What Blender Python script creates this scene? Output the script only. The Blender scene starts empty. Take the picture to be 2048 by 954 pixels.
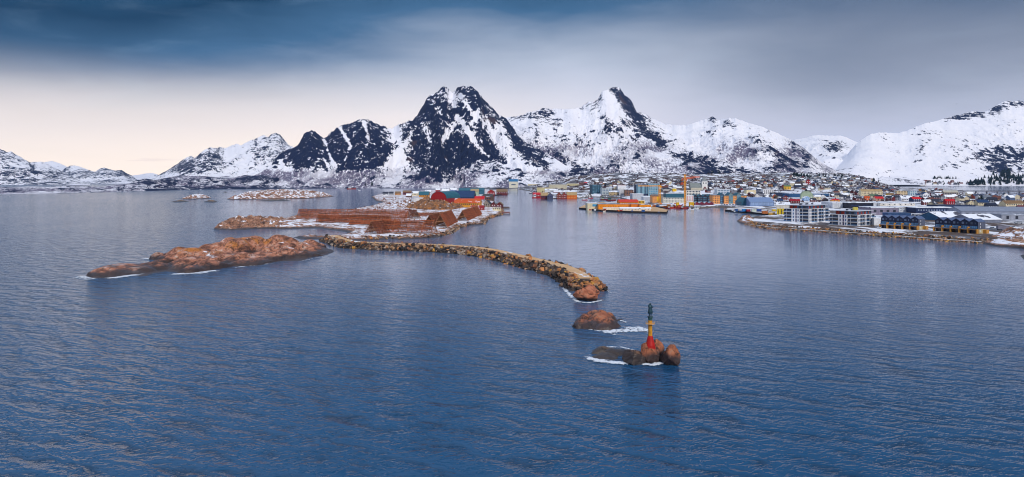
import bpy, bmesh, math, random
import numpy as np
from mathutils import Vector, Matrix

random.seed(7)
RNG = np.random.default_rng(11)
SC = bpy.context.scene
COL = SC.collection

# ---------------------------------------------------------------- camera
H = 40.0            # camera height above the sea
F = 1384.0          # focal length in photograph pixels (2048 wide)
V0 = 360.0          # photograph row of the horizon
cam_data = bpy.data.cameras.new("camera")
cam_data.sensor_width = 36.0
cam_data.lens = 36.0 * F / 2048.0
cam_data.shift_y = -(477.0 - V0) / 2048.0
cam_data.clip_start = 1.0
cam_data.clip_end = 60000.0
cam = bpy.data.objects.new("camera", cam_data)
cam.location = (0, 0, H)
cam.rotation_euler = (math.pi / 2, 0, 0)
COL.objects.link(cam)
SC.camera = cam

# ---------------------------------------------------------------- exposure
SC.view_settings.view_transform = 'Standard'
SC.view_settings.look = 'None'
EXPO = 0.75
SC.view_settings.exposure = EXPO
SC.view_settings.gamma = 1.0
SC.cycles.use_denoising = True
SC.cycles.filter_width = 1.05
SC.cycles.max_bounces = 5
SC.cycles.diffuse_bounces = 2
SC.cycles.glossy_bounces = 3
SC.cycles.transmission_bounces = 2
SC.cycles.volume_bounces = 0
SC.cycles.transparent_max_bounces = 6
SC.cycles.sample_clamp_indirect = 4.0

SUN_EL = math.radians(36)
SUN_AZ = math.radians(156)     # clockwise from +Y (the view direction): behind the camera, to the right
sun_data = bpy.data.lights.new("sun", 'SUN')
sun_data.energy = 1.5
sun_data.angle = math.radians(12)
sun_data.color = (1.0, 0.95, 0.87)
sun = bpy.data.objects.new("sun", sun_data)
sd = Vector((math.sin(SUN_AZ) * math.cos(SUN_EL), math.cos(SUN_AZ) * math.cos(SUN_EL), math.sin(SUN_EL)))
sun.rotation_euler = sd.to_track_quat('Z', 'Y').to_euler()
COL.objects.link(sun)


# ---------------------------------------------------------------- node helpers
def lin(c):
    return tuple((x / 12.92 if x <= 0.04045 else ((x + 0.055) / 1.055) ** 2.4) for x in [v / 255.0 for v in c])


class NT:
    """small helper for building node trees"""
    def __init__(self, tree):
        self.t = tree
        tree.nodes.clear()

    def n(self, typ, props=None, **ins):
        nd = self.t.nodes.new(typ)
        for k, v in (props or {}).items():
            setattr(nd, k, v)
        for k, v in ins.items():
            key = int(k[1:]) if k[0] == 'i' and k[1:].isdigit() else k.replace('_', ' ')
            self.set(nd.inputs[key], v)
        return nd

    def set(self, sock, v):
        if isinstance(v, bpy.types.NodeSocket):
            self.t.links.new(v, sock)
        elif isinstance(v, bpy.types.Node):
            self.t.links.new(v.outputs[0], sock)
        else:
            if sock.type == 'RGBA' and len(v) == 3:
                v = (*v, 1.0)
            sock.default_value = v

    def math(self, op, a, b=0.0, c=0.0, clamp=False):
        nd = self.n('ShaderNodeMath', {'operation': op, 'use_clamp': clamp}, i0=a, i1=b)
        if op in ('MULTIPLY_ADD', 'COMPARE', 'SMOOTH_MIN'):
            self.set(nd.inputs[2], c)
        return nd.outputs[0]

    def vmath(self, op, a, b=(0, 0, 0)):
        nd = self.n('ShaderNodeVectorMath', {'operation': op}, i0=a)
        if op == 'SCALE':
            self.set(nd.inputs['Scale'], b)
        else:
            self.set(nd.inputs[1], b)
        return nd.outputs[0]

    def smooth(self, x, a, b, o0=0.0, o1=1.0):
        nd = self.n('ShaderNodeMapRange', {'interpolation_type': 'SMOOTHSTEP'}, Value=x)
        nd.inputs['From Min'].default_value = a
        nd.inputs['From Max'].default_value = b
        nd.inputs['To Min'].default_value = o0
        nd.inputs['To Max'].default_value = o1
        return nd.outputs[0]

    def mix(self, f, a, b, blend='MIX'):
        nd = self.t.nodes.new('ShaderNodeMix')
        nd.data_type = 'RGBA'
        nd.blend_type = blend
        self.set(nd.inputs[0], f)
        self.set(nd.inputs[6], a)
        self.set(nd.inputs[7], b)
        return nd.outputs[2]

    def noise(self, vec, scale, detail=3.0, rough=0.5, dist=0.0, out=0):
        nd = self.n('ShaderNodeTexNoise', None, Vector=vec, Scale=scale, Detail=detail, Roughness=rough, Distortion=dist)
        return nd.outputs[out]

    def ramp(self, fac, stops, interp='LINEAR'):
        nd = self.n('ShaderNodeValToRGB', None, Fac=fac)
        cr = nd.color_ramp
        cr.interpolation = interp
        while len(cr.elements) < len(stops):
            cr.elements.new(0.5)
        for e, (p, c) in zip(cr.elements, stops):
            e.position = p
            e.color = (*c, 1.0)
        return nd.outputs[0]


# ---------------------------------------------------------------- sky
W = bpy.data.worlds.new("World")
SC.world = W
W.use_nodes = True
nt = NT(W.node_tree)
tc = nt.n('ShaderNodeTexCoord').outputs['Generated']
sep = nt.n('ShaderNodeSeparateXYZ', None, Vector=tc)
X, Y, Z = sep.outputs
hyp = nt.math('SQRT', nt.math('ADD', nt.math('MULTIPLY', X, X), nt.math('MULTIPLY', Y, Y)))
el = nt.math('DIVIDE', Z, nt.math('MAXIMUM', hyp, 0.02))
az = nt.math('ARCTAN2', X, Y)
flat = nt.n('ShaderNodeCombineXYZ', None, X=nt.math('MULTIPLY', X, 1.0), Y=nt.math('MULTIPLY', Y, 1.0), Z=nt.math('MULTIPLY', Z, 4.5)).outputs[0]
n1 = nt.noise(flat, 1.7, 4.0, 0.45, 0.3)
n2 = nt.noise(flat, 7.0, 6.0, 0.55, 0.6)
shift = nt.smooth(az, -0.56, -0.08, -0.036, 0.064)
e2 = nt.math('SUBTRACT', el, shift)
e2 = nt.math('ADD', e2, nt.math("MULTIPLY", nt.math("SUBTRACT", n1, 0.5), 0.15))
e2 = nt.math('ADD', e2, nt.math('MULTIPLY', nt.math('SUBTRACT', n2, 0.5), 0.030))
fac = nt.n('ShaderNodeMapRange', None, Value=e2)
fac.inputs['From Min'].default_value = -0.10
fac.inputs['From Max'].default_value = 0.70
def P_(e): return (e + 0.10) / 0.80
cloud = nt.ramp(fac.outputs[0], [
    (0.0, (0.62, 0.68, 0.96)), (P_(0.02), (0.80, 0.82, 0.98)), (P_(0.06), (0.74, 0.78, 0.93)), (P_(0.12), lin((182, 193, 213))),
    (P_(0.185), lin((66, 108, 148))), (P_(0.245), lin((10, 58, 92))), (P_(0.31), lin((30, 82, 120))), (P_(0.36), lin((96, 138, 184))),
    (P_(0.48), (0.46, 0.60, 0.90)), (1.0, (0.58, 0.70, 0.96))])
rightgrey = nt.math('MULTIPLY', nt.smooth(az, 0.05, 0.5), nt.smooth(e2, -0.06, 0.12))
cloud = nt.mix(nt.math('MULTIPLY', rightgrey, 0.70), cloud, lin((104, 116, 140)))
warm = nt.math('MULTIPLY', nt.smooth(az, 0.32, -0.20), nt.smooth(el, 0.175, 0.0))
cloud = nt.mix(warm, cloud, (1.42, 1.20, 0.97))
pink = nt.math('MULTIPLY', nt.smooth(az, 0.55, 0.0), nt.smooth(el, 0.17, 0.06))
cloud = nt.mix(nt.math('MULTIPLY', pink, 0.20), cloud, (1.12, 0.95, 0.97))
# thin streaks low over the far left shore
st = nt.n('ShaderNodeCombineXYZ', None, X=nt.math('MULTIPLY', az, 9.0), Y=nt.math('MULTIPLY', el, 130.0), Z=0.0).outputs[0]
streak = nt.math('MULTIPLY', nt.smooth(nt.noise(st, 1.0, 3.0, 0.5), 0.60, 0.72), nt.smooth(el, 0.06, 0.015))
cloud = nt.mix(nt.math('MULTIPLY', streak, 0.25), cloud, lin((214, 190, 196)))
nish = nt.n('ShaderNodeTexSky', {'sky_type': 'NISHITA', 'sun_disc': False, 'sun_elevation': SUN_EL, 'sun_rotation': SUN_AZ})
bg_sky = nt.n('ShaderNodeBackground', None, Color=nish.outputs[0], Strength=0.06)
bg_cloud = nt.n('ShaderNodeBackground', None, Color=cloud, Strength=1.0 / 2 ** EXPO)
cover = nt.smooth(n2, 0.25, 0.5, 0.90, 1.0)
out = nt.n('ShaderNodeOutputWorld', None, Surface=nt.n('ShaderNodeMixShader', None, Fac=cover, i1=bg_sky.outputs[0], i2=bg_cloud.outputs[0]).outputs[0])


# ---------------------------------------------------------------- numpy noise
def _hash(ix, iy, seed):
    h = (ix.astype(np.int64) * 374761393 + iy.astype(np.int64) * 668265263 + seed * 1274126177) & 0xFFFFFFFF
    h = ((h ^ (h >> 13)) * 1103515245) & 0xFFFFFFFF
    h = ((h ^ (h >> 16)) * 2246822519) & 0xFFFFFFFF
    return (h ^ (h >> 15)) & 0xFFFF


def perlin(x, y, seed=0):
    x = np.asarray(x, float); y = np.asarray(y, float)
    x0 = np.floor(x); y0 = np.floor(y)
    fx = x - x0; fy = y - y0
    u = fx * fx * fx * (fx * (fx * 6 - 15) + 10); v = fy * fy * fy * (fy * (fy * 6 - 15) + 10)
    def g(ox, oy):
        a = _hash(x0 + ox, y0 + oy, seed) * (2 * math.pi / 65536)
        return np.cos(a) * (fx - ox) + np.sin(a) * (fy - oy)
    a = g(0, 0); b = g(1, 0); c = g(0, 1); d = g(1, 1)
    return 1.5 * ((a + u * (b - a)) * (1 - v) + (c + u * (d - c)) * v)


def fbm(x, y, seed=0, octv=5, gain=0.5, lac=2.03):
    s = 0; amp = 1; tot = 0
    for o in range(octv):
        s = s + amp * perlin(x, y, seed + o * 17); tot += amp
        x = np.asarray(x) * lac + 5.3; y = np.asarray(y) * lac + 1.7; amp *= gain
    return s / tot


def ridged(x, y, seed=0, octv=5, gain=0.5, lac=2.1):
    s = 0; amp = 1; tot = 0; w = 1.0
    for o in range(octv):
        r = (1 - np.abs(perlin(x, y, seed + o * 31))) ** 2
        s = s + amp * r * w; tot += amp
        w = np.clip(r * 1.6, 0, 1)
        x = np.asarray(x) * lac + 3.1; y = np.asarray(y) * lac + 7.9; amp *= gain
    return s / tot


def sstep(a, b, x):
    t = np.clip((np.asarray(x, float) - a) / (b - a), 0, 1)
    return t * t * (3 - 2 * t)


# ---------------------------------------------------------------- placing
def px(u, v, z=0.0):
    """point of the place seen at photograph pixel (u, v) at height z"""
    d = (H - z) * F / (v - V0)
    return Vector(((u - 1024.0) / F * d, d, z))


def atd(u, d, z=0.0):
    return Vector(((u - 1024.0) / F * d, d, z))


# ---------------------------------------------------------------- objects
def link(o):
    COL.objects.link(o)
    return o


def tag(o, label=None, cat=None, group=None, kind=None):
    if label: o['label'] = label
    if cat: o['category'] = cat
    if group: o['group'] = group
    if kind: o['kind'] = kind
    return o


def thing(name, label, cat, loc=(0, 0, 0), rz=0.0, group=None):
    o = bpy.data.objects.new(name, None)
    o.empty_display_size = 1.0
    o.location = loc
    o.rotation_euler = (0, 0, rz)
    link(o)
    return tag(o, label, cat, group)


def new_obj(name, me, parent=None, loc=None, rot=None, scale=None):
    o = bpy.data.objects.new(name, me)
    if loc is not None: o.location = loc
    if rot is not None: o.rotation_euler = rot
    if scale is not None: o.scale = scale
    link(o)
    if parent is not None: o.parent = parent
    return o


class MB:
    """collects faces, builds ONE mesh"""
    def __init__(self):
        self.v = []; self.f = []; self.m = []

    def quad(self, pts, m=0):
        b = len(self.v); self.v.extend([tuple(p) for p in pts]); self.f.append(tuple(range(b, b + len(pts)))); self.m.append(m)
        return self

    def box(self, x0, x1, y0, y1, z0, z1, m=0):
        b = len(self.v)
        self.v += [(x0, y0, z0), (x1, y0, z0), (x1, y1, z0), (x0, y1, z0), (x0, y0, z1), (x1, y0, z1), (x1, y1, z1), (x0, y1, z1)]
        for q in ((0, 3, 2, 1), (4, 5, 6, 7), (0, 1, 5, 4), (1, 2, 6, 5), (2, 3, 7, 6), (3, 0, 4, 7)):
            self.f.append(tuple(b + i for i in q)); self.m.append(m)
        return self

    def bar(self, p, q, w, h=None, m=0):
        h = h or w
        p = Vector(p); q = Vector(q); d = (q - p)
        if d.length < 1e-6: return self
        d.normalize()
        up = Vector((0, 0, 1)) if abs(d.z) < 0.95 else Vector((1, 0, 0))
        s = d.cross(up).normalized(); t = s.cross(d)
        b = len(self.v)
        for c in (p, q):
            for a, e in ((-1, -1), (1, -1), (1, 1), (-1, 1)):
                self.v.append(tuple(c + s * (a * w / 2) + t * (e * h / 2)))
        for k in ((3, 2, 1, 0), (4, 5, 6, 7), (0, 1, 5, 4), (1, 2, 6, 5), (2, 3, 7, 6), (3, 0, 4, 7)):
            self.f.append(tuple(b + i for i in k)); self.m.append(m)
        return self

    def lathe(self, prof, n=16, c=(0, 0), m=0, cap=True):
        b = len(self.v); k = len(prof)
        for (r, z) in prof:
            for i in range(n):
                a = 2 * math.pi * i / n
                self.v.append((c[0] + r * math.cos(a), c[1] + r * math.sin(a), z))
        for j in range(k - 1):
            for i in range(n):
                i2 = (i + 1) % n
                self.f.append((b + j * n + i, b + j * n + i2, b + (j + 1) * n + i2, b + (j + 1) * n + i)); self.m.append(m)
        if cap:
            self.f.append(tuple(b + i for i in reversed(range(n)))); self.m.append(m)
            self.f.append(tuple(b + (k - 1) * n + i for i in range(n))); self.m.append(m)
        return self

    def prism(self, poly, z0, z1, m=0, mtop=None):
        b = len(self.v); n = len(poly)
        z0s = z0 if hasattr(z0, '__len__') else [z0] * n
        z1s = z1 if hasattr(z1, '__len__') else [z1] * n
        self.v += [(p[0], p[1], z) for p, z in zip(poly, z0s)] + [(p[0], p[1], z) for p, z in zip(poly, z1s)]
        for i in range(n):
            j = (i + 1) % n
            self.f.append((b + i, b + j, b + n + j, b + n + i)); self.m.append(m)
        self.f.append(tuple(b + n + i for i in range(n))); self.m.append(m if mtop is None else mtop)
        self.f.append(tuple(b + i for i in reversed(range(n)))); self.m.append(m)
        return self

    def mesh(self, name, mats, smooth=False):
        me = bpy.data.meshes.new(name)
        me.from_pydata(self.v, [], self.f)
        for mt in (mats if isinstance(mats, (list, tuple)) else [mats]):
            me.materials.append(mt)
        me.polygons.foreach_set('material_index', self.m)
        if smooth: me.polygons.foreach_set('use_smooth', [True] * len(self.f))
        me.update()
        return me

    def build(self, name, mats, parent=None, loc=None, rot=None, smooth=False):
        return new_obj(name, self.mesh(name, mats, smooth), parent, loc, rot)


def grid_mesh(name, P, mat, keep=None, attrs=None, smooth=True):
    """mesh from a grid of points P (n, m, 3); keep = mask of quads"""
    n, m = P.shape[:2]
    idx = np.arange(n * m).reshape(n, m)
    q = np.stack([idx[:-1, :-1], idx[:-1, 1:], idx[1:, 1:], idx[1:, :-1]], -1).reshape(-1, 4)
    if keep is not None:
        q = q[keep.reshape(-1)]
    used = np.zeros(n * m, bool); used[q.reshape(-1)] = True
    remap = np.cumsum(used) - 1
    verts = P.reshape(-1, 3)[used]; q = remap[q]
    me = bpy.data.meshes.new(name)
    me.vertices.add(len(verts)); me.vertices.foreach_set('co', verts.astype(np.float32).reshape(-1))
    me.loops.add(len(q) * 4); me.loops.foreach_set('vertex_index', q.astype(np.int32).reshape(-1))
    me.polygons.add(len(q))
    me.polygons.foreach_set('loop_start', np.arange(0, len(q) * 4, 4, dtype=np.int32))
    if smooth: me.polygons.foreach_set('use_smooth', np.ones(len(q), bool))
    for k, a in (attrs or {}).items():
        at = me.attributes.new(k, 'FLOAT', 'POINT')
        at.data.foreach_set('value', a.reshape(-1)[used].astype(np.float32))
    me.materials.append(mat)
    me.update(calc_edges=True)
    me.validate()
    return me


def poly_sd(poly, x, y):
    """signed distance to a polygon, positive inside"""
    x = np.asarray(x, float); y = np.asarray(y, float)
    d2 = np.full(x.shape, 1e18); ins = np.zeros(x.shape, bool)
    n = len(poly)
    for i in range(n):
        ax, ay = poly[i][0], poly[i][1]; bx, by = poly[(i + 1) % n][0], poly[(i + 1) % n][1]
        ex, ey = bx - ax, by - ay
        t = np.clip(((x - ax) * ex + (y - ay) * ey) / max(ex * ex + ey * ey, 1e-9), 0, 1)
        d2 = np.minimum(d2, (x - ax - t * ex) ** 2 + (y - ay - t * ey) ** 2)
        if ay != by:
            c = ((ay > y) != (by > y)) & (x < (bx - ax) * (y - ay) / (by - ay) + ax)
            ins ^= c
    d = np.sqrt(d2)
    return np.where(ins, d, -d)


def stroke(u, v, pts, w):
    """0..1 closeness to a polyline"""
    d2 = np.full(np.shape(u), 1e18)
    for (ax, ay), (bx, by) in zip(pts[:-1], pts[1:]):
        ex, ey = bx - ax, by - ay
        t = np.clip(((u - ax) * ex + (v - ay) * ey) / (ex * ex + ey * ey), 0, 1)
        d2 = np.minimum(d2, (u - ax - t * ex) ** 2 + (v - ay - t * ey) ** 2)
    return np.exp(-d2 / (w * w))


def blob(u, v, cu, cv, ru, rv):
    return np.exp(-(((u - cu) / ru) ** 2 + ((v - cv) / rv) ** 2))


# ---------------------------------------------------------------- materials
def new_mat(name):
    m = bpy.data.materials.new(name)
    m.use_nodes = True
    return m, NT(m.node_tree)


def finish(n, color, rough=0.6, normal=None, spec=0.35, metal=0.0):
    b = n.n('ShaderNodeBsdfPrincipled')
    n.set(b.inputs['Base Color'], color)
    n.set(b.inputs['Roughness'], rough)
    n.set(b.inputs['Specular IOR Level'], spec)
    n.set(b.inputs['Metallic'], metal)
    if normal is not None: n.set(b.inputs['Normal'], normal)
    n.n('ShaderNodeOutputMaterial', None, Surface=b.outputs[0])


_paint = {}
def paint(rgb, rough=0.55, var=0.12, scale=0.35, spec=0.3, metal=0.0, streak=True):
    """weathered paint / cladding; rgb in sRGB 0..255"""
    key = (tuple(rgb), rough, var, scale, metal)
    if key in _paint: return _paint[key]
    m, n = new_mat('paint')
    co = n.n('ShaderNodeTexCoord').outputs['Object']
    c = lin(rgb)
    a = n.noise(co, scale, 4.0, 0.6)
    st = n.noise(n.vmath('MULTIPLY', co, (1.3, 1.3, 0.15)), 1.1, 3.0, 0.6)
    f = n.math('ADD', n.math('MULTIPLY', a, 0.6), n.math('MULTIPLY', st, 0.4))
    dark = tuple(x * (1 - 2.2 * var) for x in c); lite = tuple(min(1, x * (1 + 1.2 * var) + 0.01 * var) for x in c)
    col = n.mix(n.smooth(f, 0.3, 0.7), dark, lite)
    finish(n, col, rough, None, spec, metal)
    _paint[key] = m
    return m


def snow_over(rgb, amount=0.5, rough=0.7, scale=0.12):
    """roof or ground of one colour with drifts of snow left on it"""
    key = ('snow', tuple(rgb), amount, scale)
    if key in _paint: return _paint[key]
    m, n = new_mat('snow_over')
    co = n.n('ShaderNodeTexCoord').outputs['Object']
    inf = n.n('ShaderNodeObjectInfo').outputs['Random']
    off = n.n('ShaderNodeCombineXYZ', None, X=n.math('MULTIPLY', inf, 91.0), Y=n.math('MULTIPLY', inf, 37.0), Z=0.0).outputs[0]
    co2 = n.vmath('ADD', co, off)
    a = n.noise(co2, scale, 6.0, 0.6, 0.4)
    msk = n.smooth(a, 0.54 - 0.4 * (amount - 0.5), 0.60 - 0.4 * (amount - 0.5))
    b = n.noise(co2, 0.8, 3.0)
    c = lin(rgb)
    base = n.mix(b, tuple(x * 0.75 for x in c), tuple(min(1, x * 1.15) for x in c))
    col = n.mix(msk, base, (0.80, 0.82, 0.87))
    finish(n, col, rough, None, 0.3)
    _paint[key] = m
    return m


def glass(rgb=(40, 70, 105), rough=0.12):
    key = ('glass', tuple(rgb), rough)
    if key in _paint: return _paint[key]
    m, n = new_mat('window_glass')
    co = n.n('ShaderNodeTexCoord').outputs['Object']
    inf = n.n('ShaderNodeObjectInfo').outputs['Random']
    c = lin(rgb)
    col = n.mix(inf, tuple(x * 0.5 for x in c), tuple(min(1, x * 1.3) for x in c))
    finish(n, col, rough, None, 0.8)
    _paint[key] = m
    return m

# ================================================================ SEA
def water_mat():
    m, n = new_mat('sea_water')
    pos = n.n('ShaderNodeNewGeometry').outputs['Position']
    patch = n.noise(n.vmath('MULTIPLY', pos, (0.004, 0.0016, 0.0)), 1.0, 4.0, 0.55)
    patch2 = n.noise(n.vmath('MULTIPLY', pos, (0.020, 0.009, 0.0)), 1.0, 3.0, 0.5)
    wind = n.math('ADD', n.math('MULTIPLY', patch, 0.65), n.math('MULTIPLY', patch2, 0.35))
    rot = n.n('ShaderNodeVectorRotate', {'rotation_type': 'Z_AXIS'}, Vector=pos, Angle=math.radians(24)).outputs[0]
    rot2 = n.n('ShaderNodeVectorRotate', {'rotation_type': 'Z_AXIS'}, Vector=pos, Angle=math.radians(-20)).outputs[0]

    def height(off):
        a = n.vmath('ADD', rot, off)
        b = n.vmath('ADD', rot2, off)
        h1 = n.noise(n.vmath('MULTIPLY', a, (0.10, 0.26, 1)), 1.0, 2.5, 0.55, 0.5)
        h2 = n.noise(n.vmath('MULTIPLY', b, (0.42, 0.85, 1)), 1.0, 4.0, 0.62, 0.4)
        return n.math('ADD', n.math('MULTIPLY', h1, 1.9), n.math('MULTIPLY', h2, 0.80))
    D = 0.16
    h0 = height((0, 0, 0)); hx = height((D, 0, 0)); hy = height((0, D, 0))
    sx, sy, _z = n.n('ShaderNodeSeparateXYZ', None, Vector=pos).outputs
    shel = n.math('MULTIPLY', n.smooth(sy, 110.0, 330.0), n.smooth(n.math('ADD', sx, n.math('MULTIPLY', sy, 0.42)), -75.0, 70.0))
    amp = n.math('MULTIPLY', n.smooth(wind, 0.35, 0.65, 0.26, 0.64), n.math('SUBTRACT', 1.0, n.math('MULTIPLY', shel, 0.84)))
    gx = n.math('MULTIPLY', n.math('MULTIPLY', n.math('SUBTRACT', h0, hx), 1 / D), amp)
    gy = n.math('MULTIPLY', n.math('MULTIPLY', n.math('SUBTRACT', h0, hy), 1 / D), amp)
    nrm = n.vmath('NORMALIZE', n.n('ShaderNodeCombineXYZ', None, X=gx, Y=gy, Z=1.0).outputs[0])
    crest = n.smooth(h0, 0.85, 1.45)
    col = n.mix(crest, (0.0010, 0.030, 0.076), (0.004, 0.064, 0.155))
    # bright sky reflection over the calmer zone, painted in as a paler base
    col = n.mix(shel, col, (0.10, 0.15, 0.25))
    b = n.n('ShaderNodeBsdfPrincipled')
    n.set(b.inputs['Base Color'], col)
    b.inputs['Roughness'].default_value = 0.12
    b.inputs['IOR'].default_value = 1.333
    n.set(b.inputs['Normal'], nrm)
    n.n('ShaderNodeOutputMaterial', None, Surface=b.outputs[0])
    return m


mb = MB()
xs = [-14000, -4000, -1200, -300, 300, 1200, 4000, 14000]
ys = [-2500, -500, 60, 300, 700, 1600, 4000, 9000, 16500]
for i in range(len(xs) - 1):
    for j in range(len(ys) - 1):
        mb.quad([(xs[i], ys[j], 0), (xs[i + 1], ys[j], 0), (xs[i + 1], ys[j + 1], 0), (xs[i], ys[j + 1], 0)])
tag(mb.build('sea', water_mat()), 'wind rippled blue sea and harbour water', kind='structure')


# ================================================================ MOUNTAINS
def mountain_mat():
    m, n = new_mat('snowy_rock')
    pos = n.n('ShaderNodeNewGeometry').outputs['Position']
    rk = n.n('ShaderNodeAttribute', {'attribute_name': 'rock'}).outputs['Fac']
    sc = n.n('ShaderNodeAttribute', {'attribute_name': 'scrub'}).outputs['Fac']
    f1 = n.noise(pos, 0.030, 6.0, 0.62)
    f2 = n.noise(n.vmath('MULTIPLY', pos, (1, 1, 0.35)), 0.11, 4.0, 0.6)
    t = n.math('ADD', rk, n.math('MULTIPLY', n.math('SUBTRACT', f1, 0.5), 2.2))
    t = n.math('ADD', t, n.math('MULTIPLY', n.math('SUBTRACT', f2, 0.5), 1.15))
    mask = n.smooth(t, 0.47, 0.54)
    birch = n.noise(n.vmath('MULTIPLY', pos, (1.0, 0.35, 0.35)), 0.10, 5.0, 0.8)
    bm = n.math('MULTIPLY', n.smooth(n.math('ADD', n.math('MULTIPLY', sc, 0.30), birch), 0.70, 0.80), n.math('MULTIPLY', sc, 1.25), clamp=True)
    bm = n.math('MULTIPLY', bm, n.smooth(n.noise(n.vmath('MULTIPLY', pos, (1, 0.5, 1)), 0.0075, 3.0, 0.6), 0.36, 0.58, 0.25, 1.0))
    rcol = n.mix(n.noise(pos, 0.012, 5.0, 0.65), (0.0015, 0.005, 0.028), (0.009, 0.018, 0.060))
    red = n.smooth(n.noise(pos, 0.006, 3.0), 0.64, 0.72)
    rcol = n.mix(n.math('MULTIPLY', red, 0.5), rcol, (0.10, 0.055, 0.045))
    snow = n.mix(n.noise(pos, 0.004, 4.0, 0.6), (0.74, 0.74, 0.82), (0.90, 0.87, 0.88))
    bcol = n.mix(n.noise(pos, 0.02, 2.0), (0.05, 0.055, 0.12), (0.19, 0.15, 0.20))
    col = n.mix(bm, snow, bcol)
    col = n.mix(mask, col, rcol)
    finish(n, col, 0.85, None, 0.15)
    return m


MTN = mountain_mat()
MT = {}


def interp(pts, u):
    p = np.array(pts, float)
    return np.interp(u, p[:, 0], p[:, 1])


def mountain(name, label, sky, Df, Dr, zf, nu, ns, rockfun, amp=0.16, gam=1.35, seed=1, jag=1.0, gscale=520.0, back=0.5, dvar=0.05):
    """a ridge whose crest passes through the skyline points, with a front slope of spurs and gullies"""
    u = np.linspace(sky[0][0], sky[-1][0], nu)
    v = interp(sky, u)
    Dfu = interp(Df, u) if isinstance(Df, list) else np.full(nu, float(Df))
    Dru = interp(Dr, u) if isinstance(Dr, list) else np.full(nu, float(Dr))
    Dru = Dru * (1 + dvar * fbm(u / 70.0, u * 0, seed + 3, 3))
    t = (u - 1024) / F
    zr = H + (V0 - v) * Dru / F
    kk = 121
    ker = np.hanning(kk + 2)[1:-1]; ker /= ker.sum()
    zsm = np.convolve(np.pad(zr, kk // 2, mode='edge'), ker, 'valid')
    zr = zr + jag * 14 * fbm(u / 9.0, u * 0 + 3, seed + 5, 4) * np.clip((zr - 60) / 200, 0.0, 1.0)
    s = np.concatenate([np.linspace(0, 1, ns) ** 0.9, 1 + back * np.linspace(0.04, 1, 14) ** 1.2])
    S, U = np.meshgrid(s, u, indexing='ij')
    T = (U - 1024) / F
    Y = Dfu + (Dru - Dfu) * S
    X = T * Y
    # the fall-line pattern: noise stretched along the slope, warped so that spurs branch and slant
    wx = X + 220 * fbm(X / 900, Y / 900, seed + 40, 3) + 40 * fbm(X / 150, Y / 150, seed + 41, 3)
    wy = Y + 220 * fbm(X / 900 + 9, Y / 900, seed + 42, 3)
    rib = ridged(wx / gscale, wy / (gscale * 2.2), seed + 7, 6, 0.55)
    rib2 = ridged(wx / (gscale * .33) + 3, wy / (gscale * .75), seed + 9, 5, 0.55)
    rib3 = ridged(wx / (gscale * .11) + 8, wy / (gscale * .2), seed + 15, 4, 0.6)
    fine = fbm(X / 60, Y / 90, seed + 11, 4)
    ZR = zsm[None, :] + (zr - zsm)[None, :] * np.where(S <= 1, np.clip(S, 0, 1) ** 9, np.clip(1 - (S - 1) * 5, 0, 1))
    g = gam + 0.35 * fbm(X / 700, Y / 2000, seed + 13, 2)
    p = np.clip(S, 0, 1) ** g
    w = np.clip(np.sin(np.pi * np.clip(S, 0, 1)), 0, 1) ** 0.8
    zz = zf + (ZR - zf) * (p + amp * w * (rib - 0.45) * 1.6 + amp * 0.45 * w * (rib2 - 0.45) + amp * 0.13 * w * (rib3 - 0.45) + 0.018 * w * fine)
    behind = S > 1
    zz = np.where(behind, zf + (ZR - zf) * (1 - ((S - 1) / back) ** 1.1 * 0.92) + (ZR - zf) * 0.05 * fine * (S - 1) / back, zz)
    zz = np.where(~behind & (S < 1), np.maximum(zz, zf - 3), zz)
    P = np.stack([X, Y, zz], -1)
    gy = np.gradient(zz, axis=0) / np.maximum(np.gradient(Y, axis=0), 1e-3)
    gx = np.gradient(zz, axis=1) / np.where(np.abs(np.gradient(X, axis=1)) < 1e-3, 1e-3, np.gradient(X, axis=1))
    steep = np.sqrt(gx * gx + gy * gy)
    lap = rib - 0.5
    pv = V0 - (zz - H) * F / Y
    rock, scrub = rockfun(U, pv, S)
    rock = rock + 0.55 * (rib - 0.42) + 0.50 * (rib2 - 0.42) + 0.42 * (rib3 - 0.42) + 0.16 * (np.clip(steep, 0, 2.5) - 0.7) + 0.25 * fine
    rock = np.where(rock > 0.5, 0.5 + 0.38 * np.tanh((rock - 0.5) / 0.38), 0.5 + 1.25 * (rock - 0.5))
    MT[{21: 'C', 52: 'D', 113: 'F', 121: 'G'}.get(seed, str(seed))] = P
    me = grid_mesh(name, P, MTN, None, {'rock': np.clip(rock, -1, 2), 'scrub': np.clip(scrub, 0, 1)})
    return tag(new_obj(name, me), label, kind='structure')


# --- main dark massif over the left bay
C_SKY = [(505, 352), (520, 346), (535, 335), (543, 327), (550, 318), (558, 310), (565, 303), (575, 299), (585, 296), (597, 289), (602, 280), (607, 270), (613, 263), (619, 261),
         (630, 263), (638, 270), (646, 276), (655, 272), (664, 264), (672, 257), (680, 252), (690, 248), (700, 247), (712, 242), (722, 238), (732, 238), (742, 242),
         (752, 247), (764, 251), (774, 256), (783, 257), (793, 251), (803, 247), (815, 243), (826, 239), (834, 231), (841, 220), (848, 208), (854, 196), (860, 190), (868, 188),
         (876, 183), (881, 177), (887, 170.5), (893, 175), (899, 181), (906, 184), (912, 180), (917, 174), (926, 172), (936, 173), (944, 173), (951, 178), (960, 189),
         (970, 200), (980, 211), (990, 221), (998, 230), (1008, 234), (1018, 244), (1026, 255), (1034, 269), (1044, 278), (1054, 286), (1066, 292), (1080, 300),
         (1096, 308), (1112, 318), (1130, 330), (1150, 342), (1175, 352)]
def u0_(p): return p[0][0]
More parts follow.
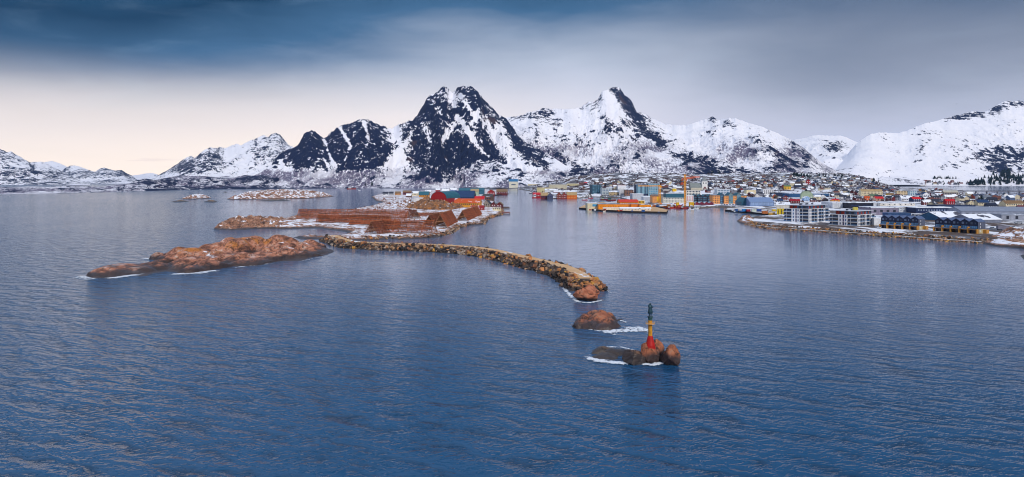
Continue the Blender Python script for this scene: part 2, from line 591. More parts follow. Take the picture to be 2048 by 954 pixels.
def C_rock(u, v, s):
    r = 0.36 + 0.0 * u
    r = r + 0.42 * blob(u, v, 620, 305, 75, 45) + 0.40 * blob(u, v, 720, 290, 60, 50) + 0.45 * blob(u, v, 900, 310, 105, 55)
    r = r + 0.25 * blob(u, v, 945, 330, 60, 30) + 0.25 * blob(u, v, 860, 225, 40, 45) + 0.35 * blob(u, v, 965, 215, 18, 35)
    r = r + 0.55 * stroke(u, v, [(960, 285), (1000, 325)], 9) + 0.5 * stroke(u, v, [(1020, 250), (1035, 290), (1075, 318), (1095, 330)], 9)
    for pts, w, k in [([(789, 256), (795, 290), (786, 325), (765, 350)], 13, 0.75), ([(825, 262), (808, 300), (798, 335)], 10, 0.6),
                      ([(648, 280), (660, 312), (672, 335), (676, 355)], 6, 0.8), ([(640, 300), (655, 330), (660, 350)], 5, 0.6), ([(680, 256), (702, 292), (690, 320)], 5, 0.8),
                      ([(728, 244), (738, 285), (712, 318)], 6, 0.6), ([(905, 190), (915, 225), (902, 262), (880, 285)], 9, 0.5), ([(560, 320), (580, 350)], 5, 0.6),
                      ([(921, 190), (950, 235), (935, 262)], 6, 0.5), ([(920, 240), (955, 290), (985, 320), (1003, 345)], 7, 0.75), ([(960, 225), (985, 265), (1012, 305), (1030, 340)], 14, 0.60),
                      ([(845, 245), (862, 290), (852, 330)], 6, 0.45), ([(880, 225), (890, 262), (882, 300)], 5, 0.5), ([(1000, 250), (1018, 285), (1040, 330), (1060, 350)], 10, .5)]:
        r = r - 0.92 * k * stroke(u, v, pts, w * (0.62 if u0_(pts) < 760 else 0.85))
    foot = sstep(326, 348, v + 10 * fbm(u / 22, v / 60, 77, 3))
    r = r * (1 - foot) + foot * 0.17
    r = r + foot * 0.28 * blob(u, v, 880, 352, 60, 12)
    r = r - 0.5 * sstep(1000, 1040, u) * sstep(305, 335, v) + 0.30 * blob(u, v, 1070, 335, 50, 22)
    return r, foot * 1.0 + 0.10
mountain('mountain', 'dark craggy massif with snow gullies rising over the left bay', C_SKY,
         [(505, 3250), (900, 3350), (1175, 3150)], [(505, 3700), (620, 3900), (900, 4400), (1010, 4300), (1175, 3500)], -3,
         1300, 300, C_rock, 0.20, 1.30, 21, 1.0, 430)

# --- white range with the tall horn, right of the centre
D_SKY = [(930, 262), (960, 250), (985, 240), (1005, 236), (1020, 234), (1040, 232), (1052, 227), (1062, 223), (1072, 222), (1082, 218), (1090, 216), (1100, 217), (1115, 218), (1135, 218),
         (1150, 217), (1163, 215), (1170, 208), (1178, 203), (1187, 203), (1195, 200), (1200, 191), (1205, 182), (1213, 180), (1218, 179), (1223, 175), (1230, 174), (1238, 175),
         (1244, 181), (1249, 191), (1256, 193), (1262, 201), (1268, 213), (1274, 224), (1281, 226), (1290, 228), (1300, 234), (1312, 240), (1325, 245), (1340, 249), (1355, 251),
         (1372, 250), (1388, 246), (1402, 241), (1414, 238), (1424, 233), (1430, 236), (1437, 240), (1447, 238), (1458, 236), (1470, 237), (1482, 240), (1496, 245), (1510, 249), (1525, 254),
         (1540, 260), (1555, 266), (1570, 274), (1585, 281), (1600, 291), (1615, 302), (1630, 315), (1650, 330), (1680, 345)]
def D_rock(u, v, s):
    r = -0.02 + 0.0 * u
    r = r + 0.85 * stroke(u, v, [(1226, 178), (1250, 196), (1262, 215), (1276, 240), (1300, 270), (1325, 290)], 10)
    r = r + 0.45 * stroke(u, v, [(1240, 195), (1245, 225), (1262, 255), (1275, 275)], 14) + 0.5 * blob(u, v, 1200, 195, 10, 14)
    r = r + 0.42 * stroke(u, v, [(1190, 212), (1205, 232), (1215, 245), (1240, 255)], 12)
    r = r + 0.40 * blob(u, v, 1045, 232, 25, 8) + 0.45 * blob(u, v, 1090, 228, 22, 12) + 0.35 * blob(u, v, 1112, 248, 14, 8)
    r = r + 0.45 * blob(u, v, 1424, 238, 14, 8) + 0.35 * stroke(u, v, [(1452, 245), (1470, 258)], 8) + 0.3 * blob(u, v, 1292, 235, 20, 7)
    r = r - 0.5 * stroke(u, v, [(1214, 185), (1222, 215), (1232, 240)], 6)
    low = sstep(278, 330, v)
    r = r + low * (0.22 + 0.15 * blob(u, v, 1170, 330, 90, 25)) + 0.25 * blob(u, v, 1155, 345, 16, 18)
    r = r + 0.40 * stroke(u, v, [(1350, 310), (1400, 318), (1425, 330)], 7) + 0.45 * blob(u, v, 1430, 345, 60, 14)
    r = r + 0.25 * stroke(u, v, [(1530, 285), (1560, 310), (1600, 335)], 10) - 0.45 * blob(u, v, 1320, 320, 22, 28)
    scr = 0.08 + 0.95 * sstep(250, 300, v) * (0.55 + 0.45 * np.clip(fbm(u / 60, v / 40, 5, 3) * 2 + 0.5, 0, 1))
    return r, scr
mountain('mountain', 'broad white mountain with a tall rocky horn behind the town', D_SKY,
         [(930, 3300), (1400, 3050), (1680, 3150)], [(930, 4600), (1230, 5200), (1420, 5100), (1680, 4300)], 4,
         1150, 250, D_rock, 0.13, 1.25, 52, 0.8, 480)

# --- second mountain on the left
B_SKY = [(280, 368), (300, 360), (312, 354), (322, 347), (334, 341), (345, 334), (357, 326), (366, 319), (375, 314), (383, 311), (389, 316), (396, 311), (403, 304), (411, 299), (420, 295), (432, 296), (442, 294),
         (452, 296), (463, 291), (474, 288), (484, 290), (492, 285), (502, 281), (512, 277), (521, 272), (529, 271), (536, 274), (544, 268), (552, 266), (560, 269), (567, 277), (575, 288), (590, 296), (610, 305), (640, 320)]
def B_rock(u, v, s):
    r = 0.22 + 0.0 * u + 0.45 * blob(u, v, 365, 335, 35, 18) + 0.35 * blob(u, v, 425, 310, 28, 14) + 0.15 * blob(u, v, 555, 300, 35, 25)
    r = r - 0.25 * blob(u, v, 480, 318, 40, 20)
    low = sstep(335, 352, v)
    return r - 0.1 * low, 0.5 * low + 0.05
mountain('mountain', 'hazy blue and white mountain left of the dark massif', B_SKY, 5200, [(280, 6500), (560, 7600), (640, 7600)], 0, 520, 130, B_rock, 0.17, 1.2, 71, 0.9, 600)

# --- far left range
A_SKY = [(-420, 250), (-330, 262), (-240, 255), (-160, 275), (-90, 270), (-40, 284), (0, 298), (12, 303), (24, 304), (36, 311), (48, 318), (60, 325), (70, 324), (82, 323), (94, 327), (104, 333), (116, 338), (128, 345), (142, 353), (160, 362), (180, 372)]
def A_rock(u, v, s):
    return 0.26 + 0.14 * sstep(322, 350, v) + 0.0 * u, 0.10 + 0.15 * sstep(325, 350, v)
mountain('mountain', 'snow streaked mountain at the far left edge', A_SKY, 5600, 7200, 0, 420, 110, A_rock, 0.15, 1.15, 83, 0.8, 650)
A2_SKY = [(90, 372), (115, 350), (128, 338), (140, 331), (150, 331), (162, 334), (175, 339), (190, 344), (200, 337), (208, 335), (218, 338), (230, 341), (243, 340), (254, 347), (264, 351), (272, 358), (290, 368), (310, 374)]
mountain('mountain', 'low distant snow peaks between the left range and the bay', A2_SKY, 7800, 9600, 0, 260, 70, A_rock, 0.13, 1.15, 91, 0.7, 700)
A3_SKY = [(60, 345), (90, 324), (104, 322), (118, 326), (140, 336), (175, 343), (205, 345), (250, 352), (275, 350), (290, 347), (305, 346), (318, 350), (335, 360), (350, 368)]
mountain('mountain', 'faintest white hills on the horizon at the left', A3_SKY, 12000, 14200, 0, 200, 40, lambda u, v, s: (0.02 + 0 * u, 0.1 + 0 * u), 0.10, 1.1, 95, 0.4, 900)

# --- rounded white hills on the right
E_SKY = [(1540, 300), (1570, 284), (1590, 279), (1610, 276), (1625, 271), (1640, 270), (1655, 271), (1668, 271), (1680, 271), (1692, 274), (1704, 280), (1714, 284), (1724, 280), (1740, 276), (1770, 280), (1800, 290), (1850, 310)]
def E_rock(u, v, s):
    r = -0.05 + 0.45 * blob(u, v, 1672, 290, 28, 10) + 0.35 * blob(u, v, 1665, 300, 18, 10) + 0.15 * sstep(330, 350, v)
    return r, 0.15 + 0.35 * sstep(305, 340, v)
mountain('mountain', 'rounded white hill in the gap right of the white range', E_SKY, 4300, [(1540, 6600), (1850, 6900)], 10, 380, 110, E_rock, 0.10, 1.1, 101, 0.5, 600, dvar=0.015)
F_SKY = [(1640, 350), (1670, 332), (1695, 308), (1712, 288), (1722, 281), (1732, 273), (1745, 267), (1758, 265), (1772, 265), (1786, 266), (1797, 266), (1808, 263), (1822, 258), (1838, 251), (1852, 246), (1868, 243), (1882, 239),
         (1895, 235), (1910, 231), (1922, 229), (1935, 225), (1948, 222), (1957, 224), (1968, 224), (1976, 221), (1988, 214), (1998, 208), (2008, 203), (2016, 201), (2026, 203), (2038, 201), (2050, 204),
         (2080, 196), (2130, 204), (2190, 190), (2260, 205), (2350, 198), (2460, 225)]
def F_rock(u, v, s):
    r = -0.06 + 0.60 * stroke(u, v, [(1890, 241), (1915, 236), (1950, 228), (1965, 229)], 7) + 0.60 * stroke(u, v, [(1985, 222), (2005, 212), (2040, 206)], 9)
    r = r + 0.22 * blob(u, v, 1840, 268, 26, 10) + 0.22 * blob(u, v, 1800, 303, 40, 14) + 0.66 * blob(u, v, 2025, 312, 45, 24) + 0.40 * blob(u, v, 1985, 335, 40, 10) + 0.25 * stroke(u, v, [(1850, 345), (1930, 320), (2000, 300)], 9)
    r = r + 0.30 * stroke(u, v, [(1755, 350), (1800, 335), (1840, 322)], 5)
    scr = 0.08 + 0.45 * sstep(300, 345, v) * (0.5 + np.clip(fbm(u / 50, v / 30, 15, 3) * 2, -0.5, 0.6))
    return r, scr
mountain('mountain', 'long smooth white slope climbing to the right edge', F_SKY, [(1640, 3900), (1780, 4500), (2460, 4500)], [(1640, 5200), (2000, 6000), (2460, 6000)], 2, 900, 220, F_rock, 0.055, 1.12, 113, 0.5, 760, dvar=0.008)

# --- low snowy hills along the far shore, left and centre
G_SKY = [(-420, 372), (-200, 376), (-80, 374), (0, 374), (30, 375), (60, 372), (95, 374), (130, 371), (160, 371), (185, 373), (205, 374), (225, 370), (245, 370), (258, 367), (270, 361), (282, 358), (292, 357), (303, 359), (312, 362),
         (325, 358), (340, 354), (358, 352), (375, 351), (392, 353), (410, 352), (430, 355), (452, 352), (470, 354), (490, 350), (510, 352), (530, 348), (550, 352), (575, 350), (600, 354), (640, 356), (700, 360), (800, 366)]
def G_rock(u, v, s):
    r = 0.27 + 0.09 * sstep(260, 320, u) + 0.35 * blob(u, v, 290, 361, 16, 5) + 0.25 * blob(u, v, 500, 356, 50, 7)
    r = r + 0.45 * (1 - sstep(0.02, 0.16, s))
    return r, 1.0 + 0.0 * u
mountain('hill', 'low rocky snow covered shore hills across the left bay', G_SKY,
         [(-420, 1700), (0, 1850), (150, 2080), (280, 2430), (400, 2900), (560, 3250), (800, 3300)], [(-420, 2500), (0, 2500), (250, 2900), (350, 3600), (800, 3700)], -2,
         900, 70, G_rock, 0.30, 0.85, 121, 0.5, 160)


# ================================================================ TOWN GROUND
# shoreline of the mainland as photograph pixels at the waterline
TOWN_UV = [(1478, 443), (1492, 450), (1520, 456), (1560, 460), (1630, 464), (1700, 469), (1780, 475), (1850, 480), (1920, 485), (1975, 488), (2048, 494), (2200, 506), (2500, 530),
           (2900, 540), (2900, 381), (2300, 391.5), (2100, 393), (2040, 393.5), (1975, 392.5), (1950, 390), (1930, 385), (1916, 381.5), (1870, 379.5), (1835, 379), (1810, 377), (1790, 375.0), (1775, 373.4),
           (1700, 372.3), (1400, 372.3), (1010, 372.5), (1012, 376), (1062, 382), (1066, 394), (1100, 397.5), (1160, 396.5), (1180, 394), (1240, 396), (1262, 402), (1200, 409), (1202, 414), (1290, 416.5),
           (1305, 413.5), (1365, 416), (1396, 417.5), (1425, 414.5), (1455, 415.5), (1500, 419), (1570, 424), (1574, 430), (1545, 434), (1505, 437)]
TOWN = [tuple(px(u, v, 0))[:2] for u, v in TOWN_UV]


def town_h(x, y, sd=None):
    x = np.asarray(x, float); y = np.asarray(y, float)
    if sd is None: sd = poly_sd(TOWN, x, y)
    t = x / np.maximum(y, 1); u = 1024 + F * t
    left = 1 - sstep(1690, 1800, u)
    ramp = np.clip((y - 1350 - 250 * sstep(1500, 1400, u) * 0) / 1900, 0, 1) ** 1.35
    hill = 66 * ramp * left * sstep(1020, 1210, u) + 13 * fbm(x / 130, y / 200, 301, 5) * np.clip((y - 1350) / 700, 0, 1) * (0.25 + 0.75 * left)
    right = sstep(1700, 1800, u) * 3.5 * sstep(800, 1500, y)
    base = 2.4 + 0.5 * fbm(x / 40, y / 60, 311, 3)
    z = base + 0.7 * sstep(900, 600, y) + hill + right
    # brushy knoll behind the black row, one behind the church, hillock under the pines
    def knoll(uu, d, r, hh):
        c = atd(uu, d)
        return hh * np.exp(-(((x - c.x) / r) ** 2 + ((y - c.y) / (1.5 * r)) ** 2))
    z = z + knoll(1350, 1900, 90, 16) + knoll(1530, 2100, 110, 10) + knoll(1290, 2500, 150, 15) + knoll(1250, 2700, 130, 22) + knoll(1640, 2900, 200, 10)
    return np.where(sd > 0, np.where(y < 760, np.minimum(z, -0.5 + sd * 0.62), np.minimum(z, -1.0 + (sd + 0.4) * 2.2)), -1.0 + sd * 0.5)


def gz(x, y):
    return float(town_h(np.array([x]), np.array([y]))[0])


def ground_mat():
    m, n = new_mat('town_ground')
    pos = n.n('ShaderNodeNewGeometry').outputs['Position']
    a = n.noise(n.vmath('MULTIPLY', pos, (1, 0.55, 1)), 0.028, 6.0, 0.65, 0.3)
    syy = n.n('ShaderNodeSeparateXYZ', None, Vector=pos).outputs[1]
    a = n.math('ADD', a, n.math('MULTIPLY', n.smooth(syy, 760, 560), -0.045))
    a = n.math('ADD', a, n.math('MULTIPLY', n.smooth(syy, 1400, 2200), -0.035))
    a = n.math('ADD', a, n.math('MULTIPLY', n.math('SUBTRACT', n.noise(pos, 0.16, 4.0, 0.6), 0.5), 0.30))
    snowm = n.smooth(a, 0.45, 0.52)
    soil = n.mix(n.noise(pos, 0.09, 4.0), (0.045, 0.035, 0.035), (0.15, 0.105, 0.085))
    roads = n.smooth(n.noise(n.vmath('MULTIPLY', pos, (1, 0.4, 1)), 0.013, 2.0, 0.5, 0.8), 0.47, 0.53, 0, 1)
    soil = n.mix(roads, soil, (0.13, 0.13, 0.15))
    col = n.mix(snowm, soil, (0.80, 0.81, 0.86))
    sz = n.n('ShaderNodeSeparateXYZ', None, Vector=pos).outputs[2]
    rim = n.smooth(n.math('SUBTRACT', sz, n.smooth(syy, 760, 600, 0.0, 0.75)), 2.1, 1.3)
    col = n.mix(rim, col, n.mix(n.noise(pos, 0.5, 4.0), (0.05, 0.04, 0.035), (0.20, 0.145, 0.11)))
    finish(n, col, 0.85, None, 0.2)
    return m


us = np.linspace(985, 2700, 760)
ds = 395 * (4500 / 395) ** np.linspace(0, 1, 420)
Dg, Ug = np.meshgrid(ds, us, indexing='ij')
Xg = (Ug - 1024) / F * Dg
sdg = poly_sd(TOWN, Xg, Dg)
Zg = town_h(Xg, Dg, sdg)
k = (sdg > -14)
keep = k[:-1, :-1] | k[1:, :-1] | k[:-1, 1:] | k[1:, 1:]
tag(new_obj('town_ground', grid_mesh('town_ground', np.stack([Xg, Dg, Zg], -1), ground_mat(), keep)), 'patchy snow covered ground under the harbour town', kind='structure')

# ================================================================ ROCK ISLETS
def rock_mat(name, tones, snow=0.0, band=1.0, lichen=0.5, strata=(0.30, 0.07, 0.45), bare=False):
    m, n = new_mat(name)
    g = n.n('ShaderNodeNewGeometry')
    pos = g.outputs['Position']
    a = n.noise(pos, 0.16, 5.0, 0.6, 0.4)
    s = n.noise(n.vmath('MULTIPLY', pos, strata), 1.6, 5.0, 0.65, 0.5)
    f = n.math('ADD', n.math('MULTIPLY', a, 0.55), n.math('MULTIPLY', s, 0.45))
    col = n.ramp(n.n('ShaderNodeMapRange', None, Value=f, i1=0.34, i2=0.66).outputs[0],
                 [(0.0, tones[0]), (0.35, tones[1]), (0.6, tones[2]), (1.0, tones[3])])
    li = n.smooth(n.noise(pos, 0.11, 3.0, 0.6), 0.62 - 0.12 * lichen, 0.70 - 0.12 * lichen)
    sx, sy, sz = n.n('ShaderNodeSeparateXYZ', None, Vector=pos).outputs
    col = n.mix(n.math('MULTIPLY', n.math('MULTIPLY', li, lichen), n.smooth(sz, 2.0 * band, 3.2 * band)), col, (0.48, 0.17, 0.025))
    crack = n.math('ABSOLUTE', n.math('SUBTRACT', n.noise(n.vmath('MULTIPLY', pos, (1, 0.45, 0.8)), 0.34, 3.0, 0.6, 0.6), 0.5))
    col = n.mix(n.smooth(crack, 0.030, 0.004, 0.0, 0.8), col, (0.020, 0.014, 0.012))
    wob = n.math('MULTIPLY', n.math('SUBTRACT', n.noise(pos, 0.22, 4.0), 0.5), 2.6 * band)
    tide = n.smooth(n.math('ADD', sz, wob), 1.75 * band, 0.85 * band)
    col = n.mix(n.math('MULTIPLY', tide, 0.93), col, n.mix(n.noise(pos, 0.8, 4.0), (0.012, 0.011, 0.014), (0.055, 0.045, 0.045)))
    if snow > 0:
        nz = n.n('ShaderNodeSeparateXYZ', None, Vector=g.outputs['Normal']).outputs[2]
        sn = n.math('ADD', n.noise(pos, 0.13, 6.0, 0.62, 0.5), n.math('MULTIPLY', n.math('SUBTRACT', nz, 0.85), 0.35))
        if bare:   # the wave washed western promontory keeps little snow
            pr = n.math('MULTIPLY', n.smooth(sx, -186.0, -222.0), n.smooth(sy, 800.0, 730.0))
            sn = n.math('SUBTRACT', sn, n.math('MULTIPLY', pr, 0.12))
        sm = n.math('MULTIPLY', n.smooth(sn, 0.72 - 0.3 * snow, 0.75 - 0.3 * snow), n.smooth(sz, 1.4 * band, 2.4 * band))
        col = n.mix(sm, col, (0.82, 0.82, 0.87))
    bump = n.n('ShaderNodeBump', None, Strength=0.6, Distance=0.35, Height=n.noise(pos, 0.9, 6.0, 0.65)).outputs[0]
    rough = n.math('SUBTRACT', 0.85, n.math('MULTIPLY', tide, 0.45))
    finish(n, col, rough, bump, 0.3)
    return m


RED = [lin((46, 36, 36)), lin((124, 82, 66)), lin((182, 122, 96)), lin((190, 172, 158))]
BROWN = [lin((56, 44, 40)), lin((124, 86, 68)), lin((172, 124, 96)), lin((184, 166, 152))]
GREY = [lin((52, 42, 40)), lin((104, 82, 70)), lin((150, 126, 104)), lin((176, 164, 152))]
ROCK_RED = rock_mat('orange_rock', RED, 0.30, 1.75, 0.75)
ROCK_SNOW = rock_mat('snowy_brown_rock', BROWN, 0.62, 0.8, 0.35)
ROCK_ISLAND = rock_mat('island_ground', BROWN, 0.66, 0.9, 0.45, bare=True)
ROCK_DARK = rock_mat('wet_dark_rock', GREY, 0.0, 1.3, 0.0)
ROCK_BOULDER = rock_mat('two_tone_boulder', [lin((70, 46, 38)), lin((134, 80, 58)), lin((168, 102, 72)), lin((150, 120, 98))], 0.0, 1.5, 0.3, (0.5, 0.5, 0.5))


ROCK_LOW = rock_mat('dark_boulder', [lin((60, 48, 46)), lin((96, 76, 68)), lin((140, 104, 80)), lin((150, 120, 98))], 0.0, 2.2, 0.0, (0.5, 0.5, 0.5))


def rough_rock(x, y, seed, k=1.0):
    a = ridged(x / (7 * k) + 0.3 * perlin(x / 9, y / 14, seed), y / (22 * k), seed, 4, 0.55) - 0.45
    b = fbm(x / (3.0 * k), y / (7 * k), seed + 5, 4, 0.55)
    c = np.exp(-(perlin(x / (8 * k), y / (15 * k), seed + 9) / 0.05) ** 2)
    a = a + 0.30 * (ridged((0.9 * x - 0.30 * y) / (4.2 * k), (y + 0.3 * x) / (26 * k), seed + 21, 3, 0.5) - 0.5)
    return a, b, c


def islet(name, uv, hmax, edge, mat, seed, cell, k=1.0, bumps=(), pw=1.0, rel=0.45, wob=0.0, crk=0.16, domes=None):
    poly = [tuple(px(u, v, 0))[:2] for u, v in uv]
    P = np.array(poly); lo = P.min(0) - 3 * cell - 2; hi = P.max(0) + 3 * cell + 2
    nx = int((hi[0] - lo[0]) / cell) + 2; ny = int((hi[1] - lo[1]) / (cell * 1.6)) + 2
    Y, X = np.meshgrid(np.linspace(lo[1], hi[1], ny), np.linspace(lo[0], hi[0], nx), indexing='ij')
    sdv = poly_sd(poly, X, Y) + wob * fbm(X / (9 * k), Y / (12 * k), seed + 70, 4)
    a, b, c = rough_rock(X, Y, seed, k)
    hh = np.full(X.shape, float(hmax))
    for (u, v, r, dh) in bumps:
        q = px(u, v, 0)
        hh = hh + dh * np.exp(-(((X - q.x) / r) ** 2 + ((Y - q.y) / (r * 1.8)) ** 2))
    s = 1 - np.exp(-np.clip(sdv, 0, None) / edge)
    z = hh * s ** pw * (1 + rel * 1.3 * a + 0.28 * rel * b * 2) - crk * hmax * c * s + 0.12 * b
    if domes:   # overlapping glaciated slabs with sharp creases between them
        n_, amin, amax, ratio, ang = domes
        g_ = np.random.default_rng(seed + 500); D = np.full(X.shape, -0.6); c_ = 0
        while c_ < n_:
            cx, cy = g_.uniform(lo[0], hi[0]), g_.uniform(lo[1], hi[1])
            if poly_sd(poly, np.array([cx]), np.array([cy]))[0] < 0.4: continue
            c_ += 1
            al = ang + g_.normal(0, 0.22); A_ = g_.uniform(amin, amax); B_ = A_ / ratio * g_.uniform(.7, 1.3)
            p_ = (X - cx) * math.cos(al) + (Y - cy) * math.sin(al); q_ = -(X - cx) * math.sin(al) + (Y - cy) * math.cos(al)
            rr_ = np.sqrt((p_ / A_) ** 2 + (q_ / B_) ** 2 + 1e-9)
            top = g_.uniform(.55, 1.12)
            D = np.maximum(D, top * (1 - rr_ ** 2.6) + 0.10 * q_ / B_)
        env = hh * (1 - np.exp(-np.clip(sdv + 0.15 * edge, 0, None) / edge)) ** pw
        z = env * (0.25 + 0.75 * np.clip(D, -0.25, 1.3)) + 0.05 * hmax * a * s + 0.10 * b
    z = np.where(sdv > 0, z - 0.15, -0.15 + sdv * 0.8)
    kq = sdv > -1.5 * cell
    keep = kq[:-1, :-1] | kq[1:, :-1] | kq[:-1, 1:] | kq[1:, 1:]
    return new_obj(name, grid_mesh(name, np.stack([X, Y, z], -1), mat, keep))


# big red islet left of the breakwater
I1 = [(172, 552), (190, 557), (232, 555), (262, 549), (284, 553), (300, 548), (330, 543), (372, 546), (420, 541), (468, 533), (520, 530), (556, 523), (604, 521), (625, 513), (648, 511), (673, 506),
      (668, 502), (640, 499), (655, 495), (632, 493), (600, 494), (560, 490), (520, 491), (478, 494), (440, 500), (396, 508), (352, 515), (322, 516), (300, 516), (306, 520), (330, 523), (318, 530), (262, 536), (220, 540), (192, 545)]
tag(islet('rocky_islet', I1, 5.4, 5, ROCK_RED, 5, 0.5, 2.6, [(535, 500, 12, 4.2), (585, 507, 10, 2.6), (452, 508, 12, 3.0), (400, 520, 10, -1.6), (360, 522, 12, 2.6), (300, 538, 9, -1.8), (250, 547, 10, -1.2), (480, 518, 7, -2.0), (545, 517, 5, -2.2), (600, 503, 5, -1.8), (420, 531, 6, -1.4), (650, 505, 10, -2.6), (200, 550, 8, -0.4)], 0.55, 0.50, 3.0, 0.22, (95, 6.0, 15.0, 2.4, 1.05)),
    'long orange and grey granite islet with snow scraps, left of the breakwater', 'islet')
tag(islet('rocky_reef', [(585, 475), (600, 479), (630, 478), (660, 480), (668, 476), (640, 473), (610, 473)], 2.0, 5, ROCK_ISLAND, 8, 0.8, 1.0, (), 0.8, 0.5, 1.0),
    'low grey reef joining the root of the breakwater to the open bay', 'reef')

# skerries far out in the left bay
for uv, hm, ed, mt, sdn, cell, lab in [
    ([(452, 399), (480, 399.5), (515, 398.5), (545, 398), (590, 397.5), (620, 397), (668, 393), (650, 390), (610, 389), (560, 388.5), (530, 388.5), (495, 391), (470, 394)], 12.5, 26, ROCK_SNOW, 12, 2.2, 'largest snow dusted skerry in the bay beyond the island'),
    ([(518, 402), (545, 402.5), (582, 401.5), (570, 399.5), (540, 400)], 2.6, 12, ROCK_DARK, 14, 1.6, 'low dark reef in front of the largest skerry'),
    ([(364, 398), (390, 398.5), (425, 396.5), (415, 393.5), (395, 393), (375, 395)], 9.0, 18, ROCK_SNOW, 16, 1.8, 'brown humped skerry left of the largest one'),
    ([(343, 404), (360, 404.6), (379, 403), (362, 401)], 4.0, 12, ROCK_DARK, 18, 1.6, 'leftmost small dark skerry in the bay'),
    ([(408, 404), (425, 405), (438, 403.5), (425, 401.5)], 4.0, 10, ROCK_DARK, 20, 1.6, 'small dark greenish skerry between the brown hump and the large one'),
    ([(446, 384.8), (451, 385.4), (455, 384.8), (451, 383.8)], 4.5, 12, ROCK_DARK, 22, 1.8, 'tiny dark rock nearest the far shore'),
    ([(462, 384), (469, 384.6), (475, 383.8), (468, 383.2)], 2.2, 10, ROCK_DARK, 24, 1.8, 'tiny flat dark reef near the far shore')]:
    tag(islet('skerry', uv, hm, ed, mt, sdn, cell, 3.0, (), 0.9, 0.6, 6.0), lab, 'skerry', 'skerries in the left bay')

# two rocks close to the camera
tag(islet('sea_rock', [(1143, 652), (1152, 657), (1175, 659), (1192, 661), (1222, 660), (1242, 654), (1248, 646), (1240, 637), (1210, 632), (1175, 633), (1155, 641)], 2.5, 1.5, ROCK_BOULDER, 31, 0.085, 0.42, [(1188, 645, 2.6, 0.9), (1222, 645, 2.4, 0.7)], 0.62, 0.30, 0.5, 0.34, (26, 2.0, 3.8, 1.25, 1.2)),
    'domed cracked rock with orange top, alone behind the statue reef', 'rock')
tag(islet('sea_rock', [(1232, 640), (1240, 643), (1248, 640), (1240, 637)], 0.7, 0.8, ROCK_DARK, 33, 0.12, 0.4), 'small dark rock just awash behind the domed rock', 'rock')
tag(islet('sea_rock', [(1182, 712), (1188, 719), (1220, 719), (1248, 722), (1275, 720), (1285, 709), (1262, 703), (1230, 697), (1200, 697), (1186, 702)], 0.85, 0.8, ROCK_DARK, 35, 0.085, 0.6, [(1208, 706, 2.2, 0.75), (1250, 712, 2.0, 0.1)], 0.55, 0.45, 0.6, 0.28, (18, 1.8, 3.6, 2.0, 0.2)),
    'low wet black slab of rock, left in the statue reef', 'rock')


def boulder(label, u, v, rx, ry, rz_, seed, tilt=0.0, mat=ROCK_BOULDER, sink=0.2, lump=0.22, rot=0.0):
    bm = bmesh.new()
    bmesh.ops.create_icosphere(bm, subdivisions=5, radius=1.0)
    co = np.array([vv.co[:] for vv in bm.verts])
    d = 1 + lump * fbm(co[:, 0] * 1.1 + seed, co[:, 1] * 1.1 + co[:, 2] * 0.9, seed, 4) + 0.05 * fbm(co[:, 0] * 5 + seed, co[:, 2] * 5 + co[:, 1] * 4, seed + 2, 4)
    d -= 0.05 * np.exp(-(perlin(co[:, 0] * 1.6 + seed, co[:, 2] * 1.6 + co[:, 1], seed + 4) / 0.05) ** 2)
    flat = np.sign(co) * np.abs(co) ** 0.86
    rs = np.random.default_rng(seed)
    for _ in range(24):
        nn = rs.standard_normal(3); nn /= np.linalg.norm(nn); hh_ = rs.uniform(0.58, 0.90)
        ex = np.clip(flat @ nn - hh_, 0, None)
        flat = flat - ex[:, None] * nn * 0.97
    co2 = 1.12 * flat * d[:, None] * np.array([rx, ry, rz_])
    for vv, c in zip(bm.verts, co2): vv.co = c
    bmesh.ops.rotate(bm, verts=bm.verts, cent=(0, 0, 0), matrix=Matrix.Rotation(tilt, 3, 'Y') @ Matrix.Rotation(rot, 3, 'Z'))
    me = bpy.data.meshes.new('boulder'); bm.to_mesh(me); bm.free()
    me.polygons.foreach_set('use_smooth', [True] * len(me.polygons))
    me.materials.append(mat)
    q = px(u, v, 0)
    o = new_obj('sea_rock', me, None, (q.x, q.y + ry * 0.75, rz_ * (1 - 2 * sink) * 0.9))
    return tag(o, label, 'rock')


boulder('dark boulder with tan crown at the foot of the statue column, centre', 1275, 729, 3.4, 2.0, 2.0, 3, 0.26, sink=0.30, rot=0.3, mat=ROCK_LOW)
boulder('orange topped boulder right behind the red foot of the column', 1319, 720, 1.5, 1.7, 2.5, 9, 0.05, sink=0.18)
boulder('orange and yellow rock carrying the red cone of the statue column', 1305, 727, 2.1, 2.2, 2.95, 14, 0.03, sink=0.19)
boulder('big egg shaped orange boulder at the right end of the statue reef', 1344, 732, 2.15, 2.2, 2.6, 21, 0.16, sink=0.22, lump=0.10)
boulder('dark flat rock half sunk between the centre boulder and the egg', 1318, 722, 1.6, 1.3, 0.9, 27, 0.0, ROCK_DARK, 0.3)

